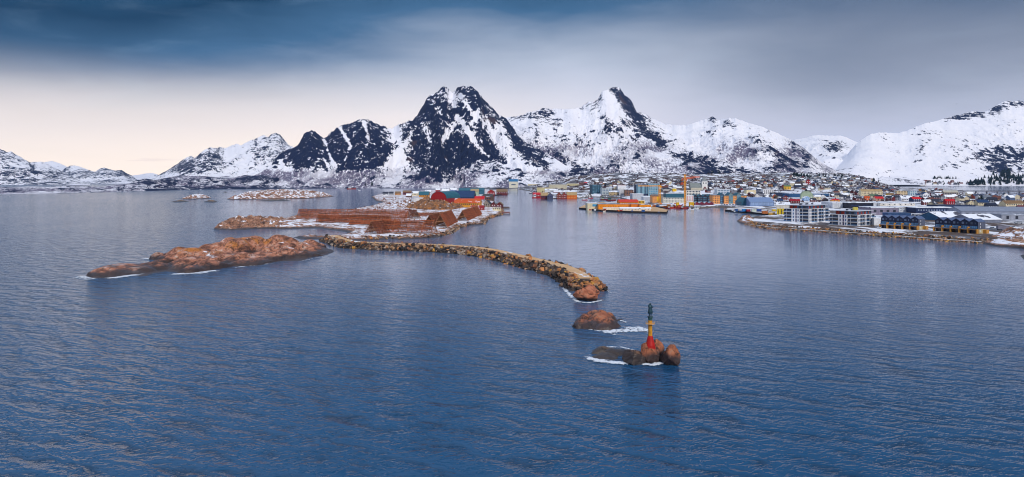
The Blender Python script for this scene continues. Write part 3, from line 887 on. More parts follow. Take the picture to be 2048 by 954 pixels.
# ---------------------------------------------------------------- foam
mfo, nfo = new_mat('sea_foam')
fp = nfo.n('ShaderNodeNewGeometry').outputs['Position']
fa = nfo.n('ShaderNodeAttribute', {'attribute_name': 'dense'}).outputs['Fac']
fn = nfo.math('ADD', nfo.math('MULTIPLY', nfo.noise(fp, 1.7, 5.0, 0.7, 0.8), 1.0), nfo.math('MULTIPLY', fa, 0.55))
fb = nfo.n('ShaderNodeBsdfPrincipled')
nfo.set(fb.inputs['Base Color'], nfo.mix(nfo.noise(fp, 1.4, 4.0), (0.60, 0.66, 0.74), (0.86, 0.88, 0.91)))
fb.inputs['Roughness'].default_value = 0.7
nfo.set(fb.inputs['Alpha'], nfo.smooth(fn, 0.56, 0.92, 0.0, 0.92))
nfo.n('ShaderNodeOutputMaterial', None, Surface=fb.outputs[0])


def foam(label, strokes, cell, seed, thr=0.42, k=1.0):
    """strokes: lists of (u, v) with a width in metres"""
    pts = [[tuple(px(u, v, 0))[:2] for u, v in s[0]] for s in strokes]
    allp = np.array([p for s in pts for p in s]); wmax = max(s[1] for s in strokes) * 3.4
    lo = allp.min(0) - wmax; hi = allp.max(0) + wmax
    nx = int((hi[0] - lo[0]) / cell) + 2; ny = int((hi[1] - lo[1]) / (cell * 1.5)) + 2
    Y, X = np.meshgrid(np.linspace(lo[1], hi[1], ny), np.linspace(lo[0], hi[0], nx), indexing='ij')
    msk = np.zeros(X.shape)
    for p, s in zip(pts, strokes):
        s = (s[0], s[1] * 1.6, s[2])
        msk = np.maximum(msk, stroke(X, Y, p if len(p) > 1 else [p[0], (p[0][0] + 0.1, p[0][1])], s[1]) * s[2])
    f = msk * (0.75 + 0.9 * fbm(X / (1.1 * k), Y / (1.6 * k), seed, 5, 0.6)) + 0.25 * np.clip(msk, 0, 1) * fbm(X / (0.3 * k), Y / (0.45 * k), seed + 3, 3)
    thr = thr * 0.6
    keep = (f[:-1, :-1] > thr) & (f[1:, 1:] > thr)
    z = 0.05 + 0.22 * np.clip(f - thr, 0, 1) + 0.05 * fbm(X / 0.5, Y / 0.6, seed + 8, 3)
    o = new_obj('sea_foam', grid_mesh('sea_foam', np.stack([X, Y, z], -1), mfo, keep, {'dense': np.clip((f - thr) * 1.6, 0, 1)}))
    return tag(o, label, kind='stuff')


foam('white surf breaking along the front of the statue reef', [([(1184, 717), (1200, 722), (1225, 725), (1248, 727)], 1.0, 1.3), ([(1290, 729), (1305, 730), (1322, 727)], 0.75, 1.2), ([(1212, 694), (1240, 695), (1262, 699)], 0.6, 0.9), ([(1172, 714), (1184, 720)], 0.5, 0.8), ([(1300, 724), (1318, 729)], 0.5, 0.9)], 0.09, 5, 0.45)
foam('white wash between the domed rock and the statue', [([(1215, 664), (1240, 662), (1285, 660)], 1.6, 1.15), ([(1258, 657), (1280, 656)], 1.4, 1.0), ([(1165, 657), (1200, 662)], 0.45, 0.8), ([(1240, 641), (1252, 645)], 0.5, 0.9), ([(1225, 668), (1232, 669)], 0.7, 0.8)], 0.10, 9, 0.50)
foam('thin surf along the foot of the long islet', [([(165, 553), (180, 558)], 2.2, 0.9), ([(225, 556), (262, 551), (275, 549)], 1.9, 1.1), ([(355, 548), (400, 546), (425, 542)], 2.0, 1.1), ([(470, 535), (545, 527)], 0.8, 0.8), ([(150, 556), (172, 552)], 1.5, 0.7), ([(290, 517), (305, 518)], 2.0, 0.9), ([(600, 523), (650, 512)], 0.6, 0.7)], 0.22, 13, 0.50, 2.0)
foam('surf round the head of the breakwater', [([(1128, 576), (1140, 592), (1155, 604), (1180, 606), (1204, 601)], 0.7, 1.0), ([(1134, 584), (1146, 596)], 1.0, 0.8), ([(1213, 580), (1221, 585)], 0.5, 0.8)], 0.14, 17, 0.5, 1.2)

# ================================================================ STATUE COLUMN
base = px(1300.5, 689.5, 3.75)
col_t = thing('statue_column', 'red and yellow beacon column carrying the bronze statue on the reef', 'column', (base.x, base.y, 3.72))
MB().lathe([(1.2, -1.2), (1.04, 0.0), (1.0, 0.15), (0.78, 0.95), (0.52, 1.98), (0.50, 2.03)], 28).build('cone_foot', paint((178, 22, 18), 0.5, 0.10, 1.2), col_t, smooth=False)
MB().lathe([(0.45, 2.035), (0.45, 5.42)], 24).build('shaft', paint((205, 142, 40), 0.5, 0.22, 1.0), col_t)
MB().lathe([(0.47, 4.62), (1.02, 4.66), (1.02, 4.74), (0.47, 4.76)], 24).build('gallery_ring', paint((206, 160, 110), 0.5, 0.15, 1.5), col_t)
ra = MB()
ra.lathe([(0.99, 5.06), (1.02, 5.06), (1.02, 5.09), (0.99, 5.09)], 24, cap=False)
for i in range(10):
    a = 2 * math.pi * i / 10
    ra.bar((0.99 * math.cos(a), 0.99 * math.sin(a), 4.74), (0.99 * math.cos(a), 0.99 * math.sin(a), 5.08), 0.03)
ra.build('railing', paint((206, 160, 110), 0.5, 0.15, 1.5), col_t)
MB().lathe([(0.45, 5.42), (0.46, 5.80), (0.52, 5.98), (0.58, 6.10), (0.56, 6.22)], 16).build('capital', paint((60, 96, 98), 0.6, 0.25, 1.5), col_t)

bz = base.copy(); bz.z = 3.72 + 6.22
st_t = thing('statue', 'green bronze statue of a person in a long coat shading the eyes, on the column', 'statue', bz, 0.25)
BRONZE = paint((34, 68, 82), 0.45, 0.28, 2.5, 0.5, 0.35)


def skin_figure(name, chains, mat, parent):
    """skeleton of joints and radii grown into one continuous surface"""
    me = bpy.data.meshes.new('sk'); verts = []; edges = []; rad = []
    for ch in chains:
        prev = None
        for p in ch:
            key = tuple(round(c, 4) for c in p[:3])
            if key in verts: i = verts.index(key)
            else:
                verts.append(key); rad.append(p[3]); i = len(verts) - 1
            if prev is not None and i != prev: edges.append((prev, i))
            prev = i
    me.from_pydata(verts, edges, [])
    o = bpy.data.objects.new('sk', me); COL.objects.link(o)
    md = o.modifiers.new('s', 'SKIN'); md.use_smooth_shade = True
    for i, r in enumerate(rad):
        me.skin_vertices[0].data[i].radius = (r, r)
    me.skin_vertices[0].data[0].use_root = True
    sb = o.modifiers.new('u', 'SUBSURF'); sb.levels = 2; sb.render_levels = 2
    dg = bpy.context.evaluated_depsgraph_get(); dg.update()
    m2 = bpy.data.meshes.new_from_object(o.evaluated_get(dg))
    bpy.data.objects.remove(o)
    m2.materials.clear(); m2.materials.append(mat)
    return new_obj(name, m2, parent)


skin_figure('body', [
    [(0, 0, 1.55, .30), (0, 0, 1.85, .30), (0, 0, 2.15, .33), (0, 0.0, 2.42, .25), (0, -0.02, 2.56, .13), (0, -0.04, 2.74, .19), (0, -0.04, 2.92, .17)],
    [(0, 0, 1.55, .30), (0.19, 0, 1.2, .19), (0.20, 0, .70, .13), (0.20, 0.02, .14, .10), (0.22, -0.16, .08, .09)],
    [(0, 0, 1.55, .30), (-0.19, 0, 1.2, .19), (-0.20, 0, .70, .13), (-0.20, 0.02, .14, .10), (-0.22, -0.16, .08, .09)],
    [(0, 0.0, 2.42, .25), (0.36, 0, 2.34, .14), (0.54, -0.12, 1.98, .12), (0.36, -0.30, 2.22, .09), (0.22, -0.33, 2.36, .07)],
    [(0, 0.0, 2.42, .25), (-0.36, 0, 2.34, .14), (-0.58, -0.10, 2.30, .12), (-0.36, -0.22, 2.72, .09), (-0.17, -0.24, 2.86, .07)],
], BRONZE, st_t)
sk = MB().lathe([(0.47, 0.72), (0.50, 0.80), (0.45, 1.2), (0.40, 1.55), (0.345, 1.75), (0.37, 2.05), (0.36, 2.3), (0.22, 2.45)], 20)
sk.v = [(x * 1.16 + 0.03 * math.sin(7 * math.atan2(y, x)) * (2.0 - min(z, 2)), y * 0.9, z) for x, y, z in sk.v]
sk.build('coat', BRONZE, st_t, smooth=True)
hs = MB().lathe([(0.02, 3.02), (0.13, 2.98), (0.175, 2.84), (0.18, 2.68), (0.19, 2.55), (0.34, 2.38)], 14, cap=False)
hs.v = [(x, y * 0.95 + 0.03, z) for x, y, z in hs.v]
hs.build('headscarf', BRONZE, st_t, smooth=True)
MB().lathe([(0.60, 0.0), (0.66, 0.05), (0.62, 0.12)], 14).build('plinth', BRONZE, st_t)

# ================================================================ BREAKWATER
BW_UV = [(640, 482), (653, 487), (672, 495.5), (713, 499), (757, 501), (816, 502.5), (874, 505), (933, 510), (962, 515), (1000, 525), (1050, 538), (1097, 551), (1122, 566), (1132, 578)]
bw = np.array([tuple(px(u, v, 0))[:2] for u, v in BW_UV])
seg = np.linalg.norm(np.diff(bw, axis=0), axis=1); acc = np.concatenate([[0], np.cumsum(seg)])
NS = int(acc[-1] / 1.5)
ss = np.linspace(0, acc[-1], NS)
wl = np.stack([np.interp(ss, acc, bw[:, 0]), np.interp(ss, acc, bw[:, 1])], -1)
for _ in range(25):
    wl[1:-1] = 0.5 * wl[1:-1] + 0.25 * (wl[:-2] + wl[2:])
tg = np.gradient(wl, axis=0); tg /= np.linalg.norm(tg, axis=1)[:, None]
nrm = np.stack([-tg[:, 1], tg[:, 0]], -1)
for _ in range(20):
    nrm[1:-1] = 0.5 * nrm[1:-1] + 0.25 * (nrm[:-2] + nrm[2:])
nrm /= np.linalg.norm(nrm, axis=1)[:, None]
HALF = 7.6
ctr = wl + nrm * HALF
bw_t = thing('breakwater', 'curved rubble breakwater with a gravel path along its crest', 'breakwater', (ctr[NS // 2][0], ctr[NS // 2][1], 0))
BO = Vector(bw_t.location)
# profile out from the centre line: radius, height
PROF = [(0.0, 3.55), (2.7, 3.5), (3.0, 3.3), (7.3, 0.0), (8.8, -1.2)]
rows = []
dirs = [(ctr[i], -nrm[i]) for i in range(NS)]
tip = ctr[-1]; a0 = math.atan2(-nrm[-1][1], -nrm[-1][0])
for kk in range(1, 18):
    a = a0 + math.pi * kk / 18
    dirs.append((tip, np.array([math.cos(a), math.sin(a)])))
dirs += [(ctr[i], nrm[i]) for i in range(NS - 1, -1, -1)]
P = np.array([[(c[0] + d[0] * r - BO.x, c[1] + d[1] * r - BO.y, z) for r, z in PROF] for c, d in dirs])
P[:, 2:, 2] += 0.25 * RNG.standard_normal((len(dirs), 3))
RUB = rock_mat('rubble_core', [lin((34, 28, 27)), lin((70, 56, 48)), lin((104, 82, 64)), lin((120, 100, 84))], 0.0, 0.6, 0.1)
new_obj('rubble_core', grid_mesh('rubble_core', P, RUB, None, None, False), bw_t)
mg, ng = new_mat('gravel_path')
gp = ng.n('ShaderNodeNewGeometry').outputs['Position']
gc = ng.mix(ng.noise(gp, 0.25, 5.0, 0.6), lin((178, 134, 92)), lin((226, 188, 142)))
gsn = ng.smooth(ng.noise(ng.vmath('MULTIPLY', gp, (1, 0.5, 1)), 0.09, 4.0, 0.6), 0.60, 0.64)
finish(ng, ng.mix(gsn, gc, (0.78, 0.78, 0.82)), 0.9)
pp = []
for (c, d) in zip(ctr[: NS - 1], nrm[: NS - 1]):
    pp.append([(c[0] + d[0] * r - BO.x, c[1] + d[1] * r - BO.y, 3.60) for r in (-2.7, -1, 1, 2.7)])
new_obj('path', grid_mesh('path', np.array(pp), mg), bw_t)
# a natural red knob of rock at the head
q = px(1176, 601, 0)
hd = boulder('x', 1176, 603, 5.0, 4.6, 3.3, 44, 0.1, rock_mat('red_rock_knob', [lin((92, 52, 42)), lin((150, 86, 62)), lin((178, 112, 84)), lin((160, 120, 98))], 0.0, 0.7, 0.15, (0.4, 0.4, 0.4)), 0.22, 0.3)
hd.name = 'rock_knob'; del hd['label']; del hd['category']
hd.parent = bw_t; hd.location = Vector(hd.location) - BO
hd['label'] = 'smooth reddish knob of rock at the head of the breakwater'


def stone_mesh(seed):
    r = random.Random(seed)
    bm = bmesh.new()
    for _ in range(13):
        while True:
            p = Vector((r.uniform(-1, 1), r.uniform(-1, 1), r.uniform(-1, 1)))
            if 0.72 < p.length < 1.12: break
        bm.verts.new((p.x * 0.62, p.y * 0.5, p.z * 0.42))
    res = bmesh.ops.convex_hull(bm, input=bm.verts)
    bmesh.ops.delete(bm, geom=[e for e in res['geom_interior'] if isinstance(e, bmesh.types.BMVert)], context='VERTS')
    me = bpy.data.meshes.new('stone'); bm.to_mesh(me); bm.free()
    return me


STONE_COL = [(76, 64, 58), (126, 102, 86), (172, 136, 106), (186, 126, 80), (162, 144, 130), (50, 45, 46), (196, 144, 70), (140, 94, 70)]
stone_mats = [paint(c, 0.85, 0.2, 0.8) for c in STONE_COL]
stone_base = [stone_mesh(s) for s in range(6)]
stone_var = {}
def stone_of(shape, colr):
    if (shape, colr) not in stone_var:
        me = stone_base[shape].copy(); me.materials.clear(); me.materials.append(stone_mats[colr]); stone_var[(shape, colr)] = me
    return stone_var[(shape, colr)]


cand = []
rr = random.Random(5)
nd = len(dirs)
for i in range(1500):
    if i < 1040: k = rr.randint(0, NS - 1)
    elif i < 1250: k = rr.randint(NS - 6, NS + 18)
    else: k = rr.randint(NS + 16, nd - 1)
    c, d = dirs[min(k, nd - 1)]
    o = rr.uniform(2.9, 7.9) if i < 1250 else rr.uniform(2.9, 6.5)
    if k > NS - 3 and k < NS + 16 and rr.random() < 0.3: continue
    z = np.interp(o, [r for r, _ in PROF], [zz for _, zz in PROF])
    j = rr.uniform(-.9, .9)
    x, y = c[0] + d[0] * o + tg[min(k, NS - 1)][0] * j, c[1] + d[1] * o + tg[min(k, NS - 1)][1] * j
    sz = rr.choice([0.8, 1.0, 1.3, 1.6, 2.0, 2.7]) * rr.uniform(0.85, 1.2)
    u = 1024 + F * x / y
    w = [2.0, 2, 1.5, .7, 2.2, 1.6, 0.3, 1.2]
    if 930 < u < 1020 and o > 5.5: w = [0.6, 1, 1, 2.5, .5, .6, 4, .5]
    if u > 1135: w = [0.3, 1, 2, 3, .5, .4, 3, 1]
    if 1050 < u < 1130: w = [2.5, 1.5, 1.2, .5, 1, 3.5, .3, .6]
    if o > 6.0 and rr.random() < 0.75: w = [2, .5, .1, 0, .3, 3, 0, .3]
    cand.append((sz * (1.0 if i < 1250 else 0.5) / y, x, y, z, sz, rr.choices(range(8), w)[0], rr.randint(0, 5), (rr.uniform(-.6, .6), rr.uniform(-.6, .6), rr.uniform(0, 6.28))))
cand.sort(reverse=True)
for (_, x, y, z, sz, cl, sh, ro) in cand[:298]:
    new_obj('stone', stone_of(sh, cl), bw_t, (x - BO.x, y - BO.y, z + 0.12 * sz), ro, (sz,) * 3)


def joined_stones(items, name, parent, origin, mats=None):
    V = []; Fc = []; M = []; off = 0
    arr = [(np.array([v.co[:] for v in me.vertices]), [tuple(p.vertices) for p in me.polygons]) for me in stone_base]
    from mathutils import Euler
    for (_, x, y, z, sz, cl, sh, ro) in items:
        R = np.array(Euler(ro).to_matrix())
        v = arr[sh][0] @ R.T * sz + np.array([x - origin.x, y - origin.y, z + 0.12 * sz])
        V.append(v); Fc += [tuple(i + off for i in f) for f in arr[sh][1]]; M += [cl] * len(arr[sh][1]); off += len(v)
    me = bpy.data.meshes.new(name)
    me.from_pydata(np.concatenate(V).tolist(), [], Fc)
    for mt in (mats or stone_mats): me.materials.append(mt)
    me.polygons.foreach_set('material_index', M)
    o = new_obj(name, me, parent)
    return tag(o, kind='stuff')


joined_stones(cand[298:], 'small_stone', bw_t, BO)

# ================================================================ THE ISLAND WITH THE FISH RACKS
ISL_UV = [(425, 458.5), (455, 460.5), (492, 459.5), (520, 457), (560, 458), (590, 457.5), (629, 456), (668, 460.5), (694, 464), (690, 470), (668, 475), (655, 479), (650, 486), (690, 486), (716, 481.5), (745, 481), (775, 478.5),
          (805, 479.5), (836, 477.5), (876, 475), (903, 467), (910, 460), (921, 456), (940, 451), (968, 449.5), (972, 441), (987, 434.5), (1003, 431), (1006, 424), (1003, 411), (990, 404), (986, 399), (985, 391), (1018, 388.5), (1014, 384),
          (1000, 381.5), (960, 379), (900, 378.5), (850, 382), (800, 385), (762, 388), (742, 393.5), (752, 402), (767, 405), (740, 413), (700, 420.5), (660, 424), (620, 427), (590, 432), (560, 440), (520, 444), (470, 447), (440, 451)]
ISL = [tuple(px(u, v, 0))[:2] for u, v in ISL_UV]


pg = np.random.default_rng(77); PDOM = []
for _ in range(46):
    pc = px(pg.uniform(430, 560), pg.uniform(450, 459), 0)
    PDOM.append((pc.x, pc.y, 1.05 + pg.normal(0, .25), pg.uniform(5, 13), pg.uniform(.5, 1.1)))


def isl_h(x, y, sdv=None):
    x = np.asarray(x, float); y = np.asarray(y, float)
    if sdv is None: sdv = poly_sd(ISL, x, y)
    sdv = sdv + np.clip(y / 500, 0, 4) * 1.0 * fbm(x / 14, y / 24, 207, 4)
    a, b, c = rough_rock(x, y, 209, 1.3)
    s = 1 - np.exp(-np.clip(sdv, 0, None) / 4.5)
    pd_ = np.zeros(x.shape)
    def kn(u, v, rx, ry, h):
        q = px(u, v, 0)
        return h * np.exp(-(((x - q.x) / rx) ** 2 + ((y - q.y) / ry) ** 2))
    for (cx, cy, al, A_, tp) in PDOM:
        p_ = (x - cx) * math.cos(al) + (y - cy) * math.sin(al); q_ = -(x - cx) * math.sin(al) + (y - cy) * math.cos(al)
        dome = tp * (1 - np.sqrt((p_ / A_) ** 2 + (q_ / (A_ * .42)) ** 2 + 1e-9) ** 2.4)
        pd_ = np.maximum(pd_, dome)
    rim = np.exp(-((sdv - 6) / 7) ** 2)
    h = 2.6 + kn(470, 453, 30, 34, 2.8) + 2.6 * pd_ + kn(575, 447, 22, 25, 1.0) + kn(540, 452, 26, 20, 2.0) + kn(860, 416, 34, 55, 9.5) + kn(815, 414, 26, 60, 5.0) + kn(905, 416, 16, 40, 3.0) + kn(800, 398, 35, 130, 3.0)
    rockiness = np.clip(rim + 0.8 * np.exp(-((x - px(480, 454).x) / 40) ** 2) * (y < 760) + np.exp(-((x - px(850, 415).x) / 70) ** 2 - ((y - 1030) / 130) ** 2) * 1.3, 0, 1.5)
    z = h * s * (1 + (0.55 * a + 0.3 * b - 0.25 * c) * rockiness * 0.75) + 0.15 * b * s
    return np.where(sdv > 0, z - 0.1, -0.1 + sdv * 0.6)


def iz(x, y):
    return float(isl_h(np.array([x]), np.array([y]))[0])


us = np.linspace(415, 1030, 720); ds = 425 * (3150 / 425) ** np.linspace(0, 1, 420)
Dg, Ug = np.meshgrid(ds, us, indexing='ij'); Xg = (Ug - 1024) / F * Dg
sdg = poly_sd(ISL, Xg, Dg); Zg = isl_h(Xg, Dg, sdg)
k = sdg > -10
tag(new_obj('island', grid_mesh('island', np.stack([Xg, Dg, Zg], -1), ROCK_ISLAND, k[:-1, :-1] | k[1:, :-1] | k[:-1, 1:] | k[1:, 1:])), 'rocky snow patched island with fish racks and a small village', kind='structure')

tag(islet('rock_outcrop', [(806, 420.5), (830, 422.5), (868, 424), (905, 423), (932, 418.5), (905, 412), (862, 410.5), (822, 412)], 10.5, 11, rock_mat('brown_cliff', [lin((46, 40, 36)), lin((104, 74, 56)), lin((150, 104, 70)), lin((150, 128, 108))], 0.30, 0.3, 0.8), 53, 1.3, 1.7, [(852, 417, 16, 3.5), (905, 418, 10, -3)], .6, .5, 3.0),
    'brown cliff under the storage tank in the middle of the island', 'rock')
# loose shore boulders on the island's harbour side
items = []
rr = random.Random(15)
edge_pts = [(716, 481), (745, 480.5), (775, 478), (805, 479), (836, 477), (876, 474.5), (903, 466.5), (921, 455.5), (940, 450.5), (968, 449), (972, 441), (987, 434), (1003, 430.5), (1006, 424), (1003, 412)]
for (a, b) in zip(edge_pts[:-1], edge_pts[1:]):
    A = px(*a); B = px(*b); L = (B - A).length
    for _ in range(int(L * 1.3)):
        p = A.lerp(B, rr.random()); p.x += rr.uniform(-3.5, 1.0); p.y += rr.uniform(-0.5, 5)
        sz = rr.uniform(0.9, 2.6)
        items.append((0, p.x, p.y, max(0.0, iz(p.x, p.y)) * 0.8, sz, rr.choices(range(8), [1.4, 2, 2, 1.2, 2, 1, .4, 1.2])[0], rr.randint(0, 5), (rr.uniform(-.6, .6), rr.uniform(-.6, .6), rr.uniform(0, 6.28))))
o = joined_stones(items, 'shore_stones', None, Vector((0, 0, 0)))
o['label'] = 'loose boulders along the harbour shore of the island'

# ---------------------------------------------------------------- fish drying racks
WOODR = [paint((158, 86, 58), 0.9, 0.2, 0.9), paint((180, 98, 62), 0.9, 0.2, 0.9), paint((128, 72, 54), 0.9, 0.2, 0.9)]
DARKW = paint((84, 52, 40), 0.9, 0.2, 0.9)
LITEW = paint((170, 122, 90), 0.9, 0.2, 0.9)


def rack(label, u0, v0, u1, v1, width, hgt, tone=0, step=3.6, npole=21, bays=True, z0=2.6):
    """A-framed drying rack whose ridge runs from (u0, v0) to (u1, v1) on the ground"""
    A = px(u0, v0, z0); B = px(u1, v1, z0)
    d = B - A; L = d.length; rz = math.atan2(d.y, d.x)
    t = thing('drying_rack', label, 'fish rack', A, rz, 'wooden fish drying racks on the island')
    w = width / 2
    nf = max(2, int(L / step))
    fr = MB()
    for s in (-1, 1):
        fr.bar((0, s * w, -0.5), (0, -s * 0.45, hgt + 0.6), 0.22)
    fr.bar((0, -w * 0.62, hgt * 0.40), (0, w * 0.62, hgt * 0.40), 0.2)
    fme = fr.mesh('frame', LITEW)
    for i in range(nf + 1):
        new_obj('frame', fme, t, (L * i / nf, 0, 0))
    lat = MB(); r = random.Random(int(u0 * 7 + v0))
    for s in (-1, 1):
        for kk in range(npole):
            f = 0.10 + 0.88 * kk / (npole - 1)
            y = s * w * (1 - f); z = hgt * f
            x = 0.0
            while x < L:
                ln = min(r.uniform(7, 14), L - x + 0.3)
                lat.bar((x - 0.3, y + r.uniform(-.05, .05), z + r.uniform(-.06, .06)), (x + ln, y + r.uniform(-.05, .05), z + r.uniform(-.06, .06)), 0.17, 0.17, r.choice([0, 0, 1, 2]))
                x += ln
        n2 = int(L / 0.8)
        for kk in range(n2):
            x = L * (kk + 0.5) / n2 + r.uniform(-.15, .15)
            lat.bar((x, s * (w + .02), 0.0), (x, s * 0.05, hgt), 0.11, 0.11, r.choice([0, 1, 2]))
    ml = [WOODR[tone], WOODR[(tone + 1) % 3], DARKW]
    tag(lat.build('pole_lattice', ml, t), kind='stuff')
    MB().bar((-0.6, 0, hgt + 0.1), (L + 0.6, 0, hgt + 0.1), 0.24).build('ridge_pole', WOODR[tone], t)
    return t


rack('longest fish rack, running along the seaward side of the island', 598, 437.5, 816, 439, 13, 9.2, 0)
rack('second long fish rack standing in front of the longest one', 636, 444.5, 780, 446, 9, 6.6, 1)
rack('short fish rack at the right end of the longest rack', 817, 435, 833, 437, 10, 8.0, 2)
rack('low fish rack in front of the seaward racks', 700, 448.5, 800, 449, 7, 3.2, 1)
rack('fish rack with its dark open gable facing left by the breakwater root', 742, 468, 768, 464, 11, 8.2, 2)
rack('big fish rack with its open gable at the right, above the inner cove', 762, 464, 868, 466.5, 12, 9.0, 1)
rack('low half empty fish rack behind the one with the left gable', 740, 459, 800, 457, 7, 3.4, 1, npole=7)
rack('left one of the pair of steep fish racks above the harbour shore', 858, 451, 884, 442, 11, 8.0, 2)
rack('right one of the pair of steep fish racks above the harbour shore', 880, 454, 903, 443, 12, 10.4, 0)
rack('lone fish rack close to the village, nearest the harbour mouth', 924, 441.5, 955, 428, 11, 9.0, 0)
rack('flat low rack between the long racks and the village', 832, 432, 895, 428.5, 8, 2.6, 1, npole=8)

# ================================================================ BUILDING KIT
OCC = []      # pixel rectangles already built on: u0, u1, vtop, vbase


def ground_at(u, v, hfun=town_h, lo=400.0, hi=4300.0):
    """first ground point seen at pixel (u, v)"""
    d = lo * (hi / lo) ** np.linspace(0, 1, 700)
    x = (u - 1024) / F * d
    ray = H - (v - V0) * d / F
    g = hfun(x, d)
    hit = np.where((ray <= g) & (g > 0.2))[0]
    if len(hit) == 0: return None
    i = hit[0]
    return Vector((x[i], d[i], float(max(g[i], 0))))


GLASS_D = glass((26, 44, 74)); GLASS_B = glass((52, 92, 134)); GLASS_T = glass((92, 134, 158))
WHITE = paint((226, 226, 230)); CREAM = paint((224, 208, 172)); SNOWROOF = snow_over((90, 90, 100), 0.86)
_wm = {}


def win_mesh(w, h, mat):
    k = (round(w, 2), round(h, 2), mat.name)
    if k not in _wm:
        _wm[k] = MB().box(-w / 2, w / 2, -0.06, 0.05, 0, h).mesh('window', mat)
    return _wm[k]


def win_grid(parent, w, x0, x1, z0, z1, nf, nc, mat, face='front', depth=0, fill=(0.55, 0.55), name='window'):
    """one object for every window of a wall"""
    fh = (z1 - z0) / nf; cw = (x1 - x0) / nc
    me = win_mesh(cw * fill[0], fh * fill[1], mat)
    for f in range(nf):
        for c in range(nc):
            a = x0 + cw * (c + 0.5); z = z0 + fh * (f + (1 - fill[1]) / 2)
            if face == 'front': new_obj(name, me, parent, (a, 0, z))
            elif face == 'right': new_obj(name, me, parent, (w, a, z), (0, 0, math.pi / 2))
            elif face == 'left': new_obj(name, me, parent, (0, a, z), (0, 0, -math.pi / 2))


def body_mb(w, dp, h, rt, rh, zb=-3.0):
    mb = MB()
    if rt == 'gx':
        mb.prism([(0, 0), (w, 0), (w, dp), (0, dp)], zb, h)
        mb.prism([(0, 0.02), (0, dp - 0.02), (0.02, dp / 2)], [h, h, h + rh * .97], [h, h, h + rh * .97]) if False else None
        for x in (0.0, w):
            mb.quad([(x, 0, h), (x, dp, h), (x, dp / 2, h + rh * .97)])
    elif rt == 'gy':
        mb.prism([(0, 0), (w, 0), (w, dp), (0, dp)], zb, h)
        for y in (0.0, dp):
            mb.quad([(0, y, h), (w, y, h), (w / 2, y, h + rh * .97)])
    elif rt in ('bx', 'by'):
        mb.prism([(0, 0), (w, 0), (w, dp), (0, dp)], zb, h)
        n = 10
        for e in ((0.0, dp) if rt == 'by' else (0.0, w)):
            L = w if rt == 'by' else dp
            pts = [(L / 2 - L / 2 * math.cos(math.pi * i / n), h + rh * .97 * math.sin(math.pi * i / n)) for i in range(n + 1)]
            mb.quad([((a, e, z) if rt == 'by' else (e, a, z)) for a, z in pts])
    else:
        mb.prism([(0, 0), (w, 0), (w, dp), (0, dp)], zb, h)
    return mb


def roof_mb(w, dp, h, rt, rh, ov=0.45, th=0.28):
    mb = MB()
    if rt == 'gx':
        k = rh / (dp / 2)
        for s in (0, 1):
            e = -ov if s == 0 else dp + ov; ez = h - ov * k
            q = [(-ov, e, ez), (w + ov, e, ez), (w + ov, dp / 2, h + rh), (-ov, dp / 2, h + rh)]
            b = [(x, y, z + th) for x, y, z in q]
            mb.quad(q); mb.quad(b)
            for i in range(4):
                j = (i + 1) % 4; mb.quad([q[i], q[j], b[j], b[i]])
    elif rt == 'gy':
        k = rh / (w / 2)
        for s in (0, 1):
            e = -ov if s == 0 else w + ov; ez = h - ov * k
            q = [(e, -ov, ez), (e, dp + ov, ez), (w / 2, dp + ov, h + rh), (w / 2, -ov, h + rh)]
            b = [(x, y, z + th) for x, y, z in q]
            mb.quad(q); mb.quad(b)
            for i in range(4):
                j = (i + 1) % 4; mb.quad([q[i], q[j], b[j], b[i]])
    elif rt in ('bx', 'by'):
        n = 12; L = w if rt == 'by' else dp; M = dp if rt == 'by' else w
        pts = [(L / 2 - (L / 2 + .2) * math.cos(math.pi * i / n), h + 0.05 + (rh + .1) * math.sin(math.pi * i / n)) for i in range(n + 1)]
        for (a, z), (b, y) in zip(pts[:-1], pts[1:]):
            if rt == 'by': mb.quad([(a, -.3, z), (b, -.3, y), (b, M + .3, y), (a, M + .3, z)]); mb.quad([(a, -.3, z - .25), (b, -.3, y - .25), (b, -.3, y), (a, -.3, z)])
            else: mb.quad([(-.3, a, z), (-.3, b, y), (M + .3, b, y), (M + .3, a, z)]); mb.quad([(-.3, a, z - .25), (-.3, b, y - .25), (-.3, b, y), (-.3, a, z)])
    elif rt == 'hip':
        r = min(w, dp) / 2
        lo = [(-ov, -ov, h), (w + ov, -ov, h), (w + ov, dp + ov, h), (-ov, dp + ov, h)]
        if w >= dp: a, b = (r, dp / 2, h + rh), (w - r, dp / 2, h + rh); f = [(0, 1, 'b', 'a'), (1, 2, 'b'), (2, 3, 'a', 'b'), (3, 0, 'a')]
        else: a, b = (w / 2, r, h + rh), (w / 2, dp - r, h + rh); f = [(0, 1, 'a'), (1, 2, 'b', 'a'), (2, 3, 'b'), (3, 0, 'a', 'b')]
        for q in f:
            mb.quad([lo[i] if isinstance(i, int) else (a if i == 'a' else b) for i in q])
        mb.quad(list(reversed(lo)))
    else:
        mb.box(-ov * .5, w + ov * .5, -ov * .5, dp + ov * .5, h + 0.003, h + 0.5)
    return mb


